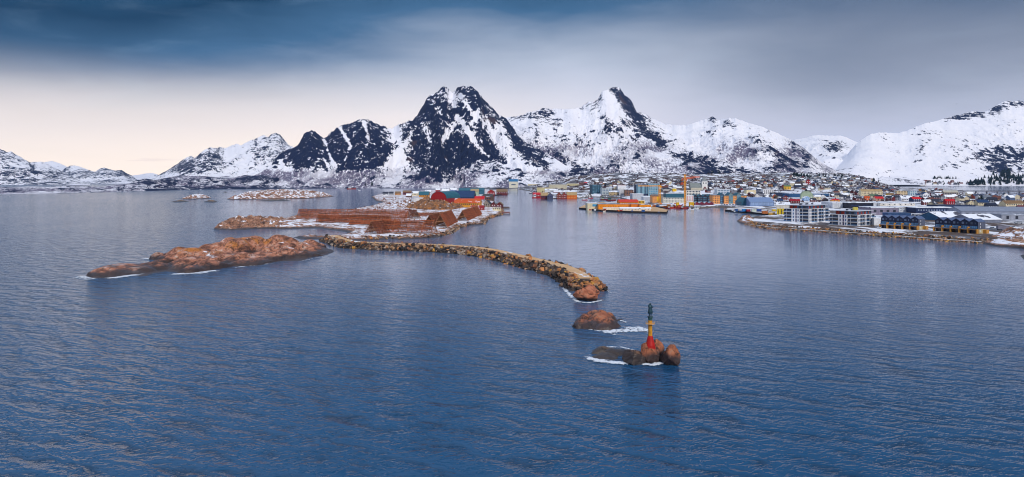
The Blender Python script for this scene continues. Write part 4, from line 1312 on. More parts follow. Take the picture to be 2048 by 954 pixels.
def building(label, cat, u0, u1, vb, vt, depth, wall, roof, rt='flat', rh=None, rot=0.0, win=None, side=None, name=None, z=None, hfun=town_h, group=None, lo=400.0, extra=None):
    """building whose front foot runs from pixel u0 to u1 on row vb; top of the walls on row vt"""
    if z is None:
        p = ground_at(u0, vb, hfun, lo)
        if p is None:
            p = px(u0, vb, 2.5)
    else:
        p = px(u0, vb, z)
    d = p.y; r = math.radians(rot); t1 = (u1 - 1024) / F
    w = (t1 * d - p.x) / (math.cos(r) - t1 * math.sin(r))
    h = (vb - vt) * d / F
    if rh is None: rh = {'gx': 0.32 * depth, 'gy': 0.32 * w, 'hip': 0.25 * min(w, depth), 'bx': .35 * depth, 'by': .42 * w}.get(rt, 0)
    root = thing(name or cat.replace(' ', '_'), label, cat, p, r, group)
    body_mb(w, depth, h, rt, rh).build('wall', wall, root)
    roof_mb(w, depth, h, rt, rh).build('roof', roof, root)
    OCC.append((min(u0, u1) - 1, max(u0, u1) + 2, vt - 4, vb + 1))
    if win:
        nf, nc, mat, fill = win[:4]
        win_grid(root, w, 0.03 * w, 0.97 * w, 0.3 if nf > 1 else 0.15 * h, h * 0.98, nf, nc, mat, 'front', 0, fill, win[4] if len(win) > 4 else 'window')
    if side:
        sd_, nf, nc, mat, fill = side
        win_grid(root, w, 0.05 * depth, 0.95 * depth, 0.3, h * 0.98, nf, nc, mat, sd_, depth, fill)
    if extra: extra(root, w, depth, h, rh)
    return root, w, h


def B(*a, **k):
    return building(*a, **k)


SQ = (0.5, 0.5); BAND = (0.97, 0.42)
RED_ = paint((150, 28, 30)); DRED = paint((104, 34, 38)); ORANGE = paint((232, 140, 24)); OCHRE = paint((226, 150, 60)); YELLOW = paint((238, 184, 30)); NAVY = paint((28, 44, 78)); TEALP = paint((46, 96, 118))
GREYP = paint((150, 154, 164)); LGREY = paint((196, 198, 204)); BLUEG = paint((110, 132, 172)); BROWNP = paint((112, 78, 58)); DARK = paint((40, 44, 58)); PEACH = paint((226, 152, 86)); LBLUE = paint((134, 168, 206)); PGREEN = paint((160, 176, 150))
R_RED = paint((196, 26, 34)); R_TEAL = paint((40, 96, 112)); R_NAVY = paint((30, 58, 98)); R_BROWN = paint((128, 100, 70)); R_DARK = snow_over((48, 52, 66), 0.35); R_GREY = snow_over((140, 146, 160), 0.45); R_SNOW = snow_over((80, 80, 92), 0.92); R_TAN = paint((172, 146, 104)); R_BLUEG = snow_over((118, 140, 178), 0.30)
R_RUST = snow_over((196, 84, 30), 0.42)

# ================================================================ VILLAGE ON THE ISLAND
kw = dict(hfun=isl_h, lo=430.0)
B('big red barn with a rounded teal roof in the island village', 'barn', 862, 893, 405.5, 397, 42, RED_, R_TEAL, 'by', 9.5, -22, (1, 5, WHITE, (.25, .3)), **kw)
B('orange lean-to shed in front of the red barn', 'shed', 866, 884, 408, 404.5, 8, ORANGE, R_GREY, 'flat', **kw)
B('orange house with a teal roof, left of the red barn', 'house', 838, 857, 400, 391, 14, OCHRE, R_TEAL, 'gx', 4.5, 0, (2, 5, GLASS_D, SQ), **kw)
B('dark blue hall with a tall navy roof behind the red barn', 'hall', 908, 947, 401, 394, 30, NAVY, R_NAVY, 'gx', 11, -6, (1, 8, GLASS_B, SQ), **kw)
B('long teal warehouse at the back of the island village', 'warehouse', 917, 968, 389, 381, 40, TEALP, R_TEAL, 'gx', 6, 0, **kw)
B('pale green hall standing against the teal warehouse', 'hall', 941, 957, 391, 383, 30, PGREEN, R_TAN, 'gx', 6, 0, **kw)
B('red roofed grey house right of the navy hall', 'house', 949, 968, 403, 398.5, 14, GREYP, R_RED, 'gx', 5, -5, (1, 5, WHITE, (.4, .5)), **kw)
B('long ochre fish hall with a rusty snow streaked roof', 'hall', 908, 959, 412, 406, 20, paint((214, 150, 52)), R_RUST, 'gx', 5.5, -6, (1, 12, GLASS_D, SQ), **kw)
B('low bright red shed right of the ochre hall', 'shed', 941, 967, 420.5, 415.5, 12, RED_, snow_over((150, 30, 34), 0.6), 'gx', 2.5, -4, (1, 5, WHITE, (.3, .5)), **kw)
B('grey gabled house between the ochre hall and the dark red pair', 'house', 967, 979, 414, 407, 14, paint((150, 140, 128)), R_DARK, 'gy', 4, -12, (2, 3, GLASS_D, SQ), **kw)
B('left dark red boathouse of the pair on the harbour side', 'boathouse', 982, 992, 414, 408.5, 12, DRED, R_DARK, 'gy', 3.0, -8, (1, 2, WHITE, (.35, .5)), **kw)
B('right dark red boathouse of the pair on the harbour side', 'boathouse', 993, 1004, 414.5, 409, 12, DRED, R_BROWN, 'gy', 3.2, -8, (1, 2, WHITE, (.35, .5)), **kw)
B('cream block under the dark red boathouses at the jetty', 'house', 985, 1001, 421, 415, 9, CREAM, R_GREY, 'flat', 0, -5, (1, 4, GLASS_D, SQ), **kw)
B('brown wooden fish landing hall at the harbour side', 'boathouse', 963, 984, 401, 394, 26, BROWNP, snow_over((70, 66, 66), 0.4), 'gx', 5, -6, (1, 6, GLASS_D, SQ), **kw)
B('red boathouse furthest along the island quay', 'boathouse', 975, 989, 390, 384, 30, RED_, R_BROWN, 'gy', 6, 0, (1, 3, WHITE, (.3, .4)), **kw)
B('long dark red boathouse at the outer corner of the island quay', 'boathouse', 993, 1015, 388.5, 383.5, 26, DRED, R_BROWN, 'gx', 7, 0, (1, 6, WHITE, (.25, .4)), **kw)
B('yellow house with a pale roof behind the red barn', 'house', 884, 897, 387, 382, 16, YELLOW, R_SNOW, 'gx', 6, 0, **kw)
B('red cottage behind the yellow house', 'house', 871, 880, 384, 380, 14, RED_, R_SNOW, 'gx', 5, 0, **kw)
B('blue grey house at the back of the village, left of the teal warehouse', 'house', 900, 913, 386, 380, 18, BLUEG, R_SNOW, 'gx', 6, 0, **kw)
for i, (u0, u1, vb, vt, wl_, rf, lab) in enumerate([
    (765, 776, 391.5, 387.5, WHITE, R_DARK, 'white house with dark roof at the far left end of the village'),
    (778, 786, 390.5, 387.0, LGREY, R_DARK, 'small grey house second from the left end of the village'),
    (790, 800, 390.0, 386.5, paint((196, 140, 84)), R_BROWN, 'tan house third from the left end of the village'),
    (806, 822, 389.5, 384.5, DRED, R_BROWN, 'dark red house with brown roof in the left half of the village'),
    (824, 836, 391.5, 386.5, CREAM, R_SNOW, 'cream house with snowy roof left of the orange house'),
    (812, 822, 394.5, 391.5, BROWNP, R_SNOW, 'low brown shed in front of the dark red village house'),
    (850, 862, 387.5, 383.0, WHITE, R_SNOW, 'white house peeping over the orange house')]):
    B(lab, 'house', u0, u1, vb, vt, 13, wl_, rf, 'gx', 4.2, 0, (1, 4, GLASS_D, SQ), **kw)

q = ground_at(835.5, 404, isl_h, 430)
t = thing('storage_tank', 'round white storage tank on the rock left of the red barn', 'tank', q)
MB().lathe([(9.2, -2), (9.2, 5.6)], 24).build('shell', WHITE, t)
MB().lathe([(9.4, 5.6), (9.4, 6.0), (1, 6.9)], 24).build('lid', LGREY, t)


def jetty(label, uv, zt=1.6, mat=None):
    t = thing('jetty', label, 'jetty', px(*uv[0], 0))
    o = t.location
    poly = [(px(u, v, 0).x - o.x, px(u, v, 0).y - o.y) for u, v in uv]
    MB().prism(poly, zt - 0.5, zt).build('deck', mat or DARKW, t)
    pm = MB().lathe([(0.25, -1.5), (0.25, zt - 0.5)], 6).mesh('pile', DARKW)
    for x, y in poly:
        new_obj('pile', pm, t, (x * 0.97, y * 0.97, 0))
    return t


jetty('dark wooden jetty below the dark red boathouses', [(1000, 417.2), (1019, 417.4), (1019, 415.6), (1000, 415.4)])
jetty('reddish jetty reaching from the cream block into the harbour', [(1004, 429.0), (1020.5, 428.6), (1020, 426.4), (1004, 426.6)], 1.8, paint((124, 62, 44)))
jetty('quay of planks along the outer corner of the island', [(985, 391.8), (1017, 388.8), (1017, 388.2), (985, 390.9)], 2.0)

# ================================================================ HARBOUR FRONT, LEFT TO RIGHT
def far_bridge(label, u0, v0, u1, v1, d, piers, ub, wdt=7.0):
    A = atd(u0, d, H - (v0 - V0) * d / F); Bp = atd(u1, d, H - (v1 - V0) * d / F)
    t = thing('bridge', label, 'bridge', (A.x, A.y, 0))
    o = Vector((A.x, A.y, 0))
    MB().bar(A - o, Bp - o, wdt, 2.0).build('deck', paint((112, 112, 124)), t)
    MB().bar(A - o + Vector((0, -wdt / 2, 1.6)), Bp - o + Vector((0, -wdt / 2, 1.6)), 0.2, 0.9).build('railing', DARK, t)
    for u in piers:
        f = (u - u0) / (u1 - u0); c = A.lerp(Bp, f) - o
        MB().box(c.x - 1.3, c.x + 1.3, c.y - 2.5, c.y + 2.5, -2, c.z - 0.9).build('pier', paint((126, 124, 132)), t)
far_bridge('low bridge on slim piers joining the island to the town', 978, 379.5, 1083, 374, 2250, [1020, 1035.5, 1050, 1065.5], 384)
far_bridge('long low bridge crossing the lagoon at the right edge', 1916, 382.3, 2200, 383.2, 2100, [1930, 1952, 1973.5, 1995, 2017, 2039, 2061, 2083, 2110, 2140], 386)

B('pale ice tower with a blue roof at the bridge end', 'tower', 1018, 1036, 377.5, 363, 30, paint((222, 216, 196)), paint((40, 112, 160)), 'gx', 9, 0, (1, 1, GLASS_B, (.5, .15)), z=4)
B('lower cream annex with a blue roof right of the ice tower', 'building', 1056, 1074, 375, 368.5, 30, CREAM, paint((50, 104, 150)), 'flat', 0, 0, z=5)
B('left block of the beige ribbed silos', 'silo', 1074, 1099, 386, 375.5, 40, paint((196, 184, 140)), R_TAN, 'flat', 0, 0, (1, 6, paint((176, 164, 122)), (.12, .98), 'rib'), z=3)
B('middle block of the grey beige ribbed silos', 'silo', 1098, 1134, 385, 369, 40, paint((190, 182, 160)), R_GREY, 'flat', 0, 0, (1, 8, paint((166, 160, 142)), (.14, .98), 'rib'), z=3)
B('right taller block of the beige ribbed silos', 'silo', 1134, 1157, 383, 367, 40, paint((200, 188, 150)), R_GREY, 'flat', 0, 0, (1, 6, paint((170, 158, 122)), (.14, .98), 'rib'), z=3)
B('grey low shed in front of the silos', 'shed', 1090, 1116, 387.5, 380, 16, LGREY, R_SNOW, 'gx', 3, 0, z=3)
B('red shed with a snowy roof in front of the silos', 'shed', 1106, 1140, 388.5, 383.5, 16, DRED, R_SNOW, 'gx', 3, 0, z=3)
B('red boathouse at the left end of the harbour front', 'boathouse', 1066, 1082, 394.5, 389, 18, RED_, R_RED, 'gx', 4, 0, (1, 5, WHITE, (.35, .4)), z=1.5)
B('dark boathouse with tan roof and slate blue gable', 'boathouse', 1082, 1096, 397.5, 391, 16, DRED, R_TAN, 'gx', 6, 0, (1, 4, GLASS_D, SQ), z=1.2)
B('slate blue gable end next to the tan roofed boathouse', 'boathouse', 1095, 1106, 398, 391, 24, paint((76, 80, 108)), R_TAN, 'gy', 5.5, 0, (2, 3, GLASS_D, SQ), z=1.2)
B('left red brown gabled boathouse of the twin pair', 'boathouse', 1114, 1123.5, 396.8, 389.5, 20, paint((132, 58, 48)), R_BROWN, 'gy', 4.5, 0, (2, 3, WHITE, (.3, .35)), z=1.2)
B('right red brown gabled boathouse of the twin pair', 'boathouse', 1124, 1133.5, 396.8, 389.5, 20, paint((140, 54, 48)), R_BROWN, 'gy', 4.5, 0, (2, 3, WHITE, (.3, .35)), z=1.2)
B('long orange boathouse with a tan roof', 'boathouse', 1134, 1154, 396.5, 390, 18, paint((214, 104, 24)), R_TAN, 'gx', 6, 0, (2, 6, paint((240, 190, 120)), (.4, .4)), z=1.2)
B('navy shop with a yellow band behind the red boat', 'shop', 1165, 1184, 387, 381.5, 16, NAVY, R_SNOW, 'flat', 0, 0, (1, 2, YELLOW, (.3, .5)), z=4)
B('tall dark glass office with teal panes', 'office block', 1184, 1203, 392, 373.5, 22, paint((34, 72, 92)), R_DARK, 'flat', 0, 8, (6, 5, GLASS_T, (.55, .6)))
B('grey and white balcony block right of the dark glass office', 'apartment block', 1204, 1224, 390, 377.5, 20, paint((186, 194, 196)), R_SNOW, 'flat', 0, 4, (4, 6, GLASS_B, (.6, .5)))
B('long beige two storey house at the water', 'house', 1219, 1239, 391, 384.5, 14, paint((204, 178, 132)), R_SNOW, 'gx', 2.5, 0, (2, 7, GLASS_D, SQ))
B('white block with a grid of small windows', 'apartment block', 1239, 1250, 391, 379, 14, WHITE, R_SNOW, 'flat', 0, 0, (5, 5, GLASS_D, SQ))
B('white building with a red parapet above the window grid block', 'building', 1236, 1252, 380, 371, 20, WHITE, R_RED, 'flat', 0, 0)
B('brown block wrapped in scaffolding', 'building', 1250, 1267, 392, 380, 16, paint((134, 96, 74)), R_GREY, 'flat', 0, 0, (4, 5, GLASS_D, (.6, .6)))
B('striped half of the glass hotel, navy with pale fins', 'hotel', 1272, 1297, 392, 369, 24, NAVY, R_GREY, 'flat', 0, 0, (1, 9, paint((150, 196, 214)), (.42, .88), 'fin'))
B('teal glass half of the tall hotel', 'hotel', 1297, 1319, 392, 367.5, 26, paint((150, 176, 184)), R_GREY, 'flat', 0, 0, (7, 6, GLASS_T, (.82, .72)))
B('windowless grey box in front of the glass hotel', 'building', 1265, 1287, 402, 388, 26, paint((182, 184, 192)), R_SNOW, 'flat', 0, 0)
B('low grey store between the grey box and the orange block', 'building', 1287, 1306, 403.5, 394, 20, paint((168, 172, 182)), R_SNOW, 'flat', 0, 0)
B('plain apricot orange block left of the white office', 'building', 1305, 1327, 405.5, 392.5, 20, PEACH, paint((120, 96, 84)), 'gx', 2.5, 0, (1, 1, YELLOW, (.2, .9), 'panel'))
B('white waterfront office with four dark window bands', 'office block', 1327, 1372, 406, 391, 24, paint((226, 222, 208)), R_DARK, 'flat', 0, 2, (4, 14, GLASS_D, (.72, .42)))
B('set back teal top storey of the white waterfront office', 'office block', 1332, 1368, 391, 387, 14, TEALP, R_SNOW, 'flat', 0, 2, z=19)
B('narrow white building with red panels right of the white office', 'building', 1373, 1387, 405.5, 391, 20, WHITE, R_SNOW, 'flat', 0, 0, (1, 3, R_RED, (.28, .85), 'panel'))
B('white frame building with tall dark openings behind the waterfront office', 'building', 1373, 1401, 391, 380.5, 22, paint((232, 228, 216)), R_DARK, 'flat', 0, 0, (2, 9, GLASS_D, (.66, .62)))
for i in range(4):
    B(['first', 'second', 'third', 'fourth'][i] + ' from the left of the four black gabled waterfront houses', 'row house', 1386.5 + 9.6 * i, 1395.5 + 9.6 * i, 405, 393.2, 16, paint((44, 46, 66)), R_TEAL, 'gy', 3.4, 0, (3, 4, GLASS_T, (.6, .45)), group='black gabled waterfront houses')
hot = [(1425.5, 1440, 391, PEACH, 4), (1440.5, 1448, 390, paint((60, 80, 106)), 3), (1448.5, 1457, 391.5, PEACH, 3), (1457.5, 1466, 389.5, paint((116, 132, 130)), 3), (1466.5, 1473, 391.5, PEACH, 2), (1473.5, 1482, 389.5, paint((104, 120, 124)), 3), (1482.5, 1494, 391.5, PEACH, 4)]
for i, (a, b_, vt, m_, nc) in enumerate(hot):
    ordn = ['first', 'second', 'third', 'fourth', 'fifth', 'sixth', 'seventh'][i]
    kind = 'orange bay' if m_ is PEACH else 'grey gabled bay'
    B(f'{kind}, {ordn} section from the left of the orange waterfront hotel', 'hotel wing', a, b_, 407.5, vt, 18, m_, R_TEAL, 'flat' if m_ is PEACH else 'gy', 3.0, 0, (4, nc, GLASS_D, (.38, .45)) if m_ is PEACH else (4, 2, GLASS_T, (.75, .5)), group='orange waterfront hotel')
for i in range(4):
    B(['leftmost', 'second', 'third', 'rightmost'][i] + ' of the four dark red boat sheds on the inner quay', 'boathouse', 1389.5 + 9.7 * i, 1398 + 9.7 * i, 411.3, 406.3, 10, paint((128, 26, 48)), R_GREY, 'gy', 2.0, 0, (1, 3, GLASS_D, (.4, .6)), z=1.6, group='dark red boat sheds on the inner quay')
B('pale blue and white office behind the orange hotel', 'office block', 1434, 1460, 390, 379, 20, paint((196, 206, 216)), R_SNOW, 'flat', 0, 0, (3, 8, GLASS_B, (.6, .55)))
B('cream low block right of the pale blue office', 'building', 1493, 1512, 388, 380, 18, CREAM, R_DARK, 'flat', 0, 0)
B('row of joined white silo towers', 'silo', 1526, 1547, 391, 379, 14, WHITE, R_SNOW, 'flat', 0, 0, (1, 5, paint((120, 124, 136)), (.35, .8), 'panel'))
B('blue grey harbour warehouse with a pale wide roof', 'warehouse', 1500, 1548, 412.5, 404, 34, BLUEG, R_BLUEG, 'gx', 6, -3, (1, 6, paint((134, 156, 192)), (.9, .85), 'panel'))
B('dark teal gabled left end of the blue grey warehouse', 'warehouse', 1483, 1500, 411.5, 404, 34, TEALP, R_TEAL, 'gy', 6, -3)
B('long bright blue warehouse with a snowy roof in the middle of town', 'warehouse', 1579, 1658, 394.5, 387, 40, paint((36, 82, 128)), R_SNOW, 'flat', 0, -1, (1, 9, paint((66, 116, 158)), (.05, .9), 'panel'))
B('navy end section of the long blue warehouse', 'warehouse', 1549, 1578, 392.5, 386, 30, NAVY, R_DARK, 'flat', 0, 0)

# church
q = ground_at(1404, 380)
ch = thing('church', 'white church with a grey pyramid spire above the town', 'church', q)
d = q.y; s = d / F
MB().box(0, 11 * s, 0, 11 * s, -3, 17 * s).build('tower', paint((226, 224, 220)), ch)
MB().prism([(-0.4, -0.4), (11 * s + .4, -0.4), (11 * s + .4, 11 * s + .4), (-.4, 11 * s + .4)], 17 * s, 17.6 * s).build('cornice', LGREY, ch)
sp = MB(); c5 = (5.5 * s, 5.5 * s, 28 * s); lo_ = [(0, 0, 17.6 * s), (11 * s, 0, 17.6 * s), (11 * s, 11 * s, 17.6 * s), (0, 11 * s, 17.6 * s)]
for i in range(4): sp.quad([lo_[i], lo_[(i + 1) % 4], c5])
sp.build('spire', paint((120, 126, 130)), ch)
nv = body_mb(22 * s, 14 * s, 5 * s, 'gx', 9 * s); nv.v = [(x - 22 * s - .05, y, z) for x, y, z in nv.v]; nv.build('nave', paint((206, 198, 180)), ch)
nr = roof_mb(22 * s, 14 * s, 5 * s, 'gx', 9 * s); nr.v = [(x - 22 * s - .6, y, z) for x, y, z in nr.v]; nr.build('roof', paint((126, 132, 130)), ch)
wme = win_mesh(2.2 * s, 2.4 * s, GLASS_D)
for x in (3 * s, 8 * s): new_obj('window', wme, ch, (x, 0, 12.5 * s))
gm = MB().prism([(2.5 * s, -3 * s), (8.5 * s, -3 * s), (8.5 * s, -.05), (2.5 * s, -.05)], -3, 3 * s)
gm.build('porch', paint((180, 172, 164)), ch)
gp_ = MB(); gp_.quad([(2.2 * s, -3.2 * s, 3 * s), (8.8 * s, -3.2 * s, 3 * s), (5.5 * s, -3.2 * s, 6.5 * s)]); gp_.quad([(2.2 * s, -3.2 * s, 3 * s), (5.5 * s, -3.2 * s, 6.5 * s), (5.5 * s, -.05, 6.5 * s), (2.2 * s, -.05, 3 * s)]); gp_.quad([(8.8 * s, -3.2 * s, 3 * s), (8.8 * s, -.05, 3 * s), (5.5 * s, -.05, 6.5 * s), (5.5 * s, -3.2 * s, 6.5 * s)])
gp_.build('porch_roof', DRED, ch)
OCC.append((1380, 1418, 355, 383))


# cranes
def lattice(mb, p, q, wdt, t=0.35, n=10):
    p = Vector(p); q = Vector(q); d = (q - p).normalized()
    a = Vector((1, 0, 0)) if abs(d.z) > .8 else Vector((0, 0, 1)); b = Vector((0, 1, 0))
    cs = [a * (i * wdt / 2) + b * (j * wdt / 2) for i, j in ((-1, -1), (1, -1), (1, 1), (-1, 1))]
    for c in cs: mb.bar(p + c, q + c, t)
    for k in range(n):
        f0, f1 = k / n, (k + 1) / n
        for i in range(4):
            mb.bar(p.lerp(q, f0) + cs[i], p.lerp(q, f1) + cs[(i + 1) % 4], t * .7)
    return mb


CR_O = paint((232, 96, 20)); CR_Y = paint((240, 160, 20))
def crane(label, u, vb, vtop, ul, ur, vj, mat, jm, zb=2.0, rise=0.0):
    p = px(u, vb, zb); s = p.y / F; hgt = (vb - vtop) * s; hj = (vb - vj) * s
    t = thing('tower_crane', label, 'crane', p)
    lattice(MB(), (0, 0, 0), (0, 0, hgt), 2.2, 0.55, 16).build('mast', mat, t)
    lattice(MB(), ((ul - u) * s, 0, hj), ((ur - u) * s, 0, hj + rise * s), 1.6, 0.42, 14).build('jib', jm, t)
    MB().box(1.2, 3.0, -1.2, 1.0, hj - 2.6, hj - 0.4).build('cab', jm, t)
    cw = (ul if abs(ul - u) < abs(ur - u) else ur) - u
    MB().box(cw * s - 1.5, cw * s + 1.5, -1, 1, hj - 3.0, hj - 0.9).build('counterweight', paint((150, 80, 50)), t)
    MB().bar((0, 0, hgt), ((ur - u) * s * .8, 0, hj + rise * s * .8), 0.25).build('tie_bar', jm, t)
    OCC.append((u - 4, u + 4, vtop, vb))
crane('tall orange tower crane over the harbour, jib pointing right', 1370, 413, 349, 1364, 1399, 357.5, CR_Y, CR_O, 2.0, 4.0)
crane('shorter yellow orange crane with its jib over the glass hotel', 1319, 408, 370, 1276, 1322, 371.5, CR_Y, CR_Y)

# ================================================================ ORANGE FILLET PLANT ON ITS QUAY
def quay(label, uv, zt, top, rim):
    pts = [px(u, v, 0) for u, v in uv]
    poly = [(p.x, p.y) for p in pts]
    o = MB().prism(poly, -1.5, zt, 0, 1).build('quay', [rim, top])
    return tag(o, label, kind='structure')
CONC = paint((206, 170, 128), 0.85, 0.2, 0.15); RIM = paint((52, 44, 42), 0.85, 0.2, 0.5); SNOWY = snow_over((140, 128, 118), 0.62, scale=0.05)
quay('concrete quay under the orange plant', [(1158, 418.3), (1200, 422.5), (1260, 425.6), (1333, 427.2), (1336, 423), (1300, 414), (1270, 408), (1200, 407), (1168, 413)], 2.2, CONC, RIM)
quay('long container quay in front of the blue grey warehouse', [(1450, 422.5), (1500, 427), (1551, 432.5), (1580, 431.5), (1575, 422), (1500, 416.5), (1456, 419)], 2.2, SNOWY, RIM)
quay('inner quay below the orange waterfront hotel', [(1300, 415), (1366, 416.8), (1368, 411.8), (1386, 411.5), (1430, 412.2), (1470, 414.8), (1500, 414), (1490, 408), (1300, 407)], 1.7, SNOWY, RIM)
B('cream hall with a blue sign at the left end of the orange plant', 'hall', 1175, 1197, 417.5, 406.8, 26, paint((222, 208, 172)), R_SNOW, 'flat', 0, 0, z=2.2, extra=lambda r, w, dp, h, rh: MB().box(w * .45, w * .9, -.12, .03, h * .42, h * .85).build('sign', paint((70, 152, 196)), r))
B('long orange plant hall with a grey snowy roof', 'hall', 1197, 1262, 418.5, 408.5, 30, ORANGE, R_GREY, 'flat', 0, -2, (1, 12, GLASS_D, (.12, .25)), z=2.2)
B('white fence like wall along the front of the orange plant', 'wall', 1206, 1262, 419.6, 415.6, 3, paint((226, 214, 196)), R_SNOW, 'flat', 0, -2, z=2.2)
B('upper orange storey with a red roof on the plant', 'hall', 1239, 1277, 411, 404.5, 22, ORANGE, paint((206, 56, 20)), 'gx', 3.2, 0, (1, 8, WHITE, (.3, .4)), z=6.5)
B('right orange block of the plant with a flat snowy roof', 'hall', 1279, 1302, 419.5, 409.3, 24, ORANGE, R_GREY, 'flat', 0, -2, (1, 4, GLASS_D, (.14, .25)), z=2.2)
B('middle orange hall between the upper storey and the right block', 'hall', 1262, 1279, 419, 408.5, 26, paint((226, 124, 18)), R_GREY, 'flat', 0, -2, z=2.2)
B('low white shed with a curved snowy roof at the front of the plant', 'shed', 1240, 1302, 421.0, 417.0, 7, paint((216, 206, 194)), R_SNOW, 'gx', 1.4, -2, (1, 9, GLASS_D, (.12, .4)), z=2.2)
B('yellow machine house between the plant and the grey box', 'building', 1277, 1289, 408, 401, 12, YELLOW, R_SNOW, 'flat', 0, 0, z=3, win=(1, 4, DARK, (.5, .6)))


# containers and yellow silos
def container(label, u0, u1, vb, h, rgb, dp=2.6, n=5):
    p = px(u0, vb, 2.2); s = p.y / F; w = (u1 - u0) * s; hh = h * s
    t = thing('container', label, 'container', p, 0.0, 'containers on the long quay')
    MB().box(0, w, 0, dp, 0, hh).build('box', paint(rgb), t)
    rib = MB().box(-.08, .08, -.06, .03, 0.1, hh - .1).mesh('rib', paint(tuple(int(c * .8) for c in rgb)))
    for i in range(n): new_obj('rib', rib, t, (w * (i + .5) / n, 0, 0))
    MB().box(-.06, w + .06, -.05, dp + .05, hh + .002, hh + .15).build('lid', SNOWROOF, t)
container('bright blue container, leftmost on the long quay', 1485, 1493, 422.8, 5, (40, 128, 200))
container('dark red container beside the bright blue one', 1493.5, 1501, 423.0, 4.5, (150, 30, 50))
container('white and green container in the middle of the long quay', 1504, 1513, 423.5, 5, (196, 206, 196))
container('royal blue container right of the white one', 1513.5, 1523, 423.0, 5, (32, 72, 150))
container('rust orange container stack right of the royal blue one', 1525, 1536, 427.5, 5.5, (184, 104, 52))
container('ochre container near the tip of the long quay', 1538, 1550, 429.5, 4.5, (206, 160, 84))
container('yellow and blue container beside the yellow tanks', 1545, 1552, 422.5, 4, (220, 180, 30))
for i in range(3):
    p = px(1556.5 + 5.6 * i, 430 - .3 * i, 2.2); s = p.y / F
    t = thing('yellow_tank', ['left', 'middle', 'right'][i] + ' bright yellow upright tank of three at the quay end', 'tank', p, 0, 'yellow tanks at the quay end')
    MB().lathe([(2.6 * s, 0), (2.6 * s, 12 * s)], 14).build('shell', paint((244, 206, 20)), t)
    MB().lathe([(2.7 * s, 12 * s), (0.6 * s, 13 * s)], 14).build('lid', paint((214, 176, 30)), t)
    MB().box(-.3, .3, -2.6 * s - .35, -2.6 * s + .1, 0, 12 * s).build('ladder', DARK, t)
B('grey hall with a snowy lean-to roof behind the yellow tanks', 'hall', 1553, 1580, 422, 411, 18, paint((206, 200, 190)), R_SNOW, 'gx', 3, -20)

# ================================================================ APARTMENT BLOCKS ON THE POINT
SLABW = paint((232, 232, 236), 0.5, 0.06); PANELW = paint((224, 224, 228), 0.55, 0.06); REDP = paint((150, 44, 26), 0.5, 0.1); RAILG = glass((70, 104, 140), 0.08)
FRAME = paint((48, 54, 70))


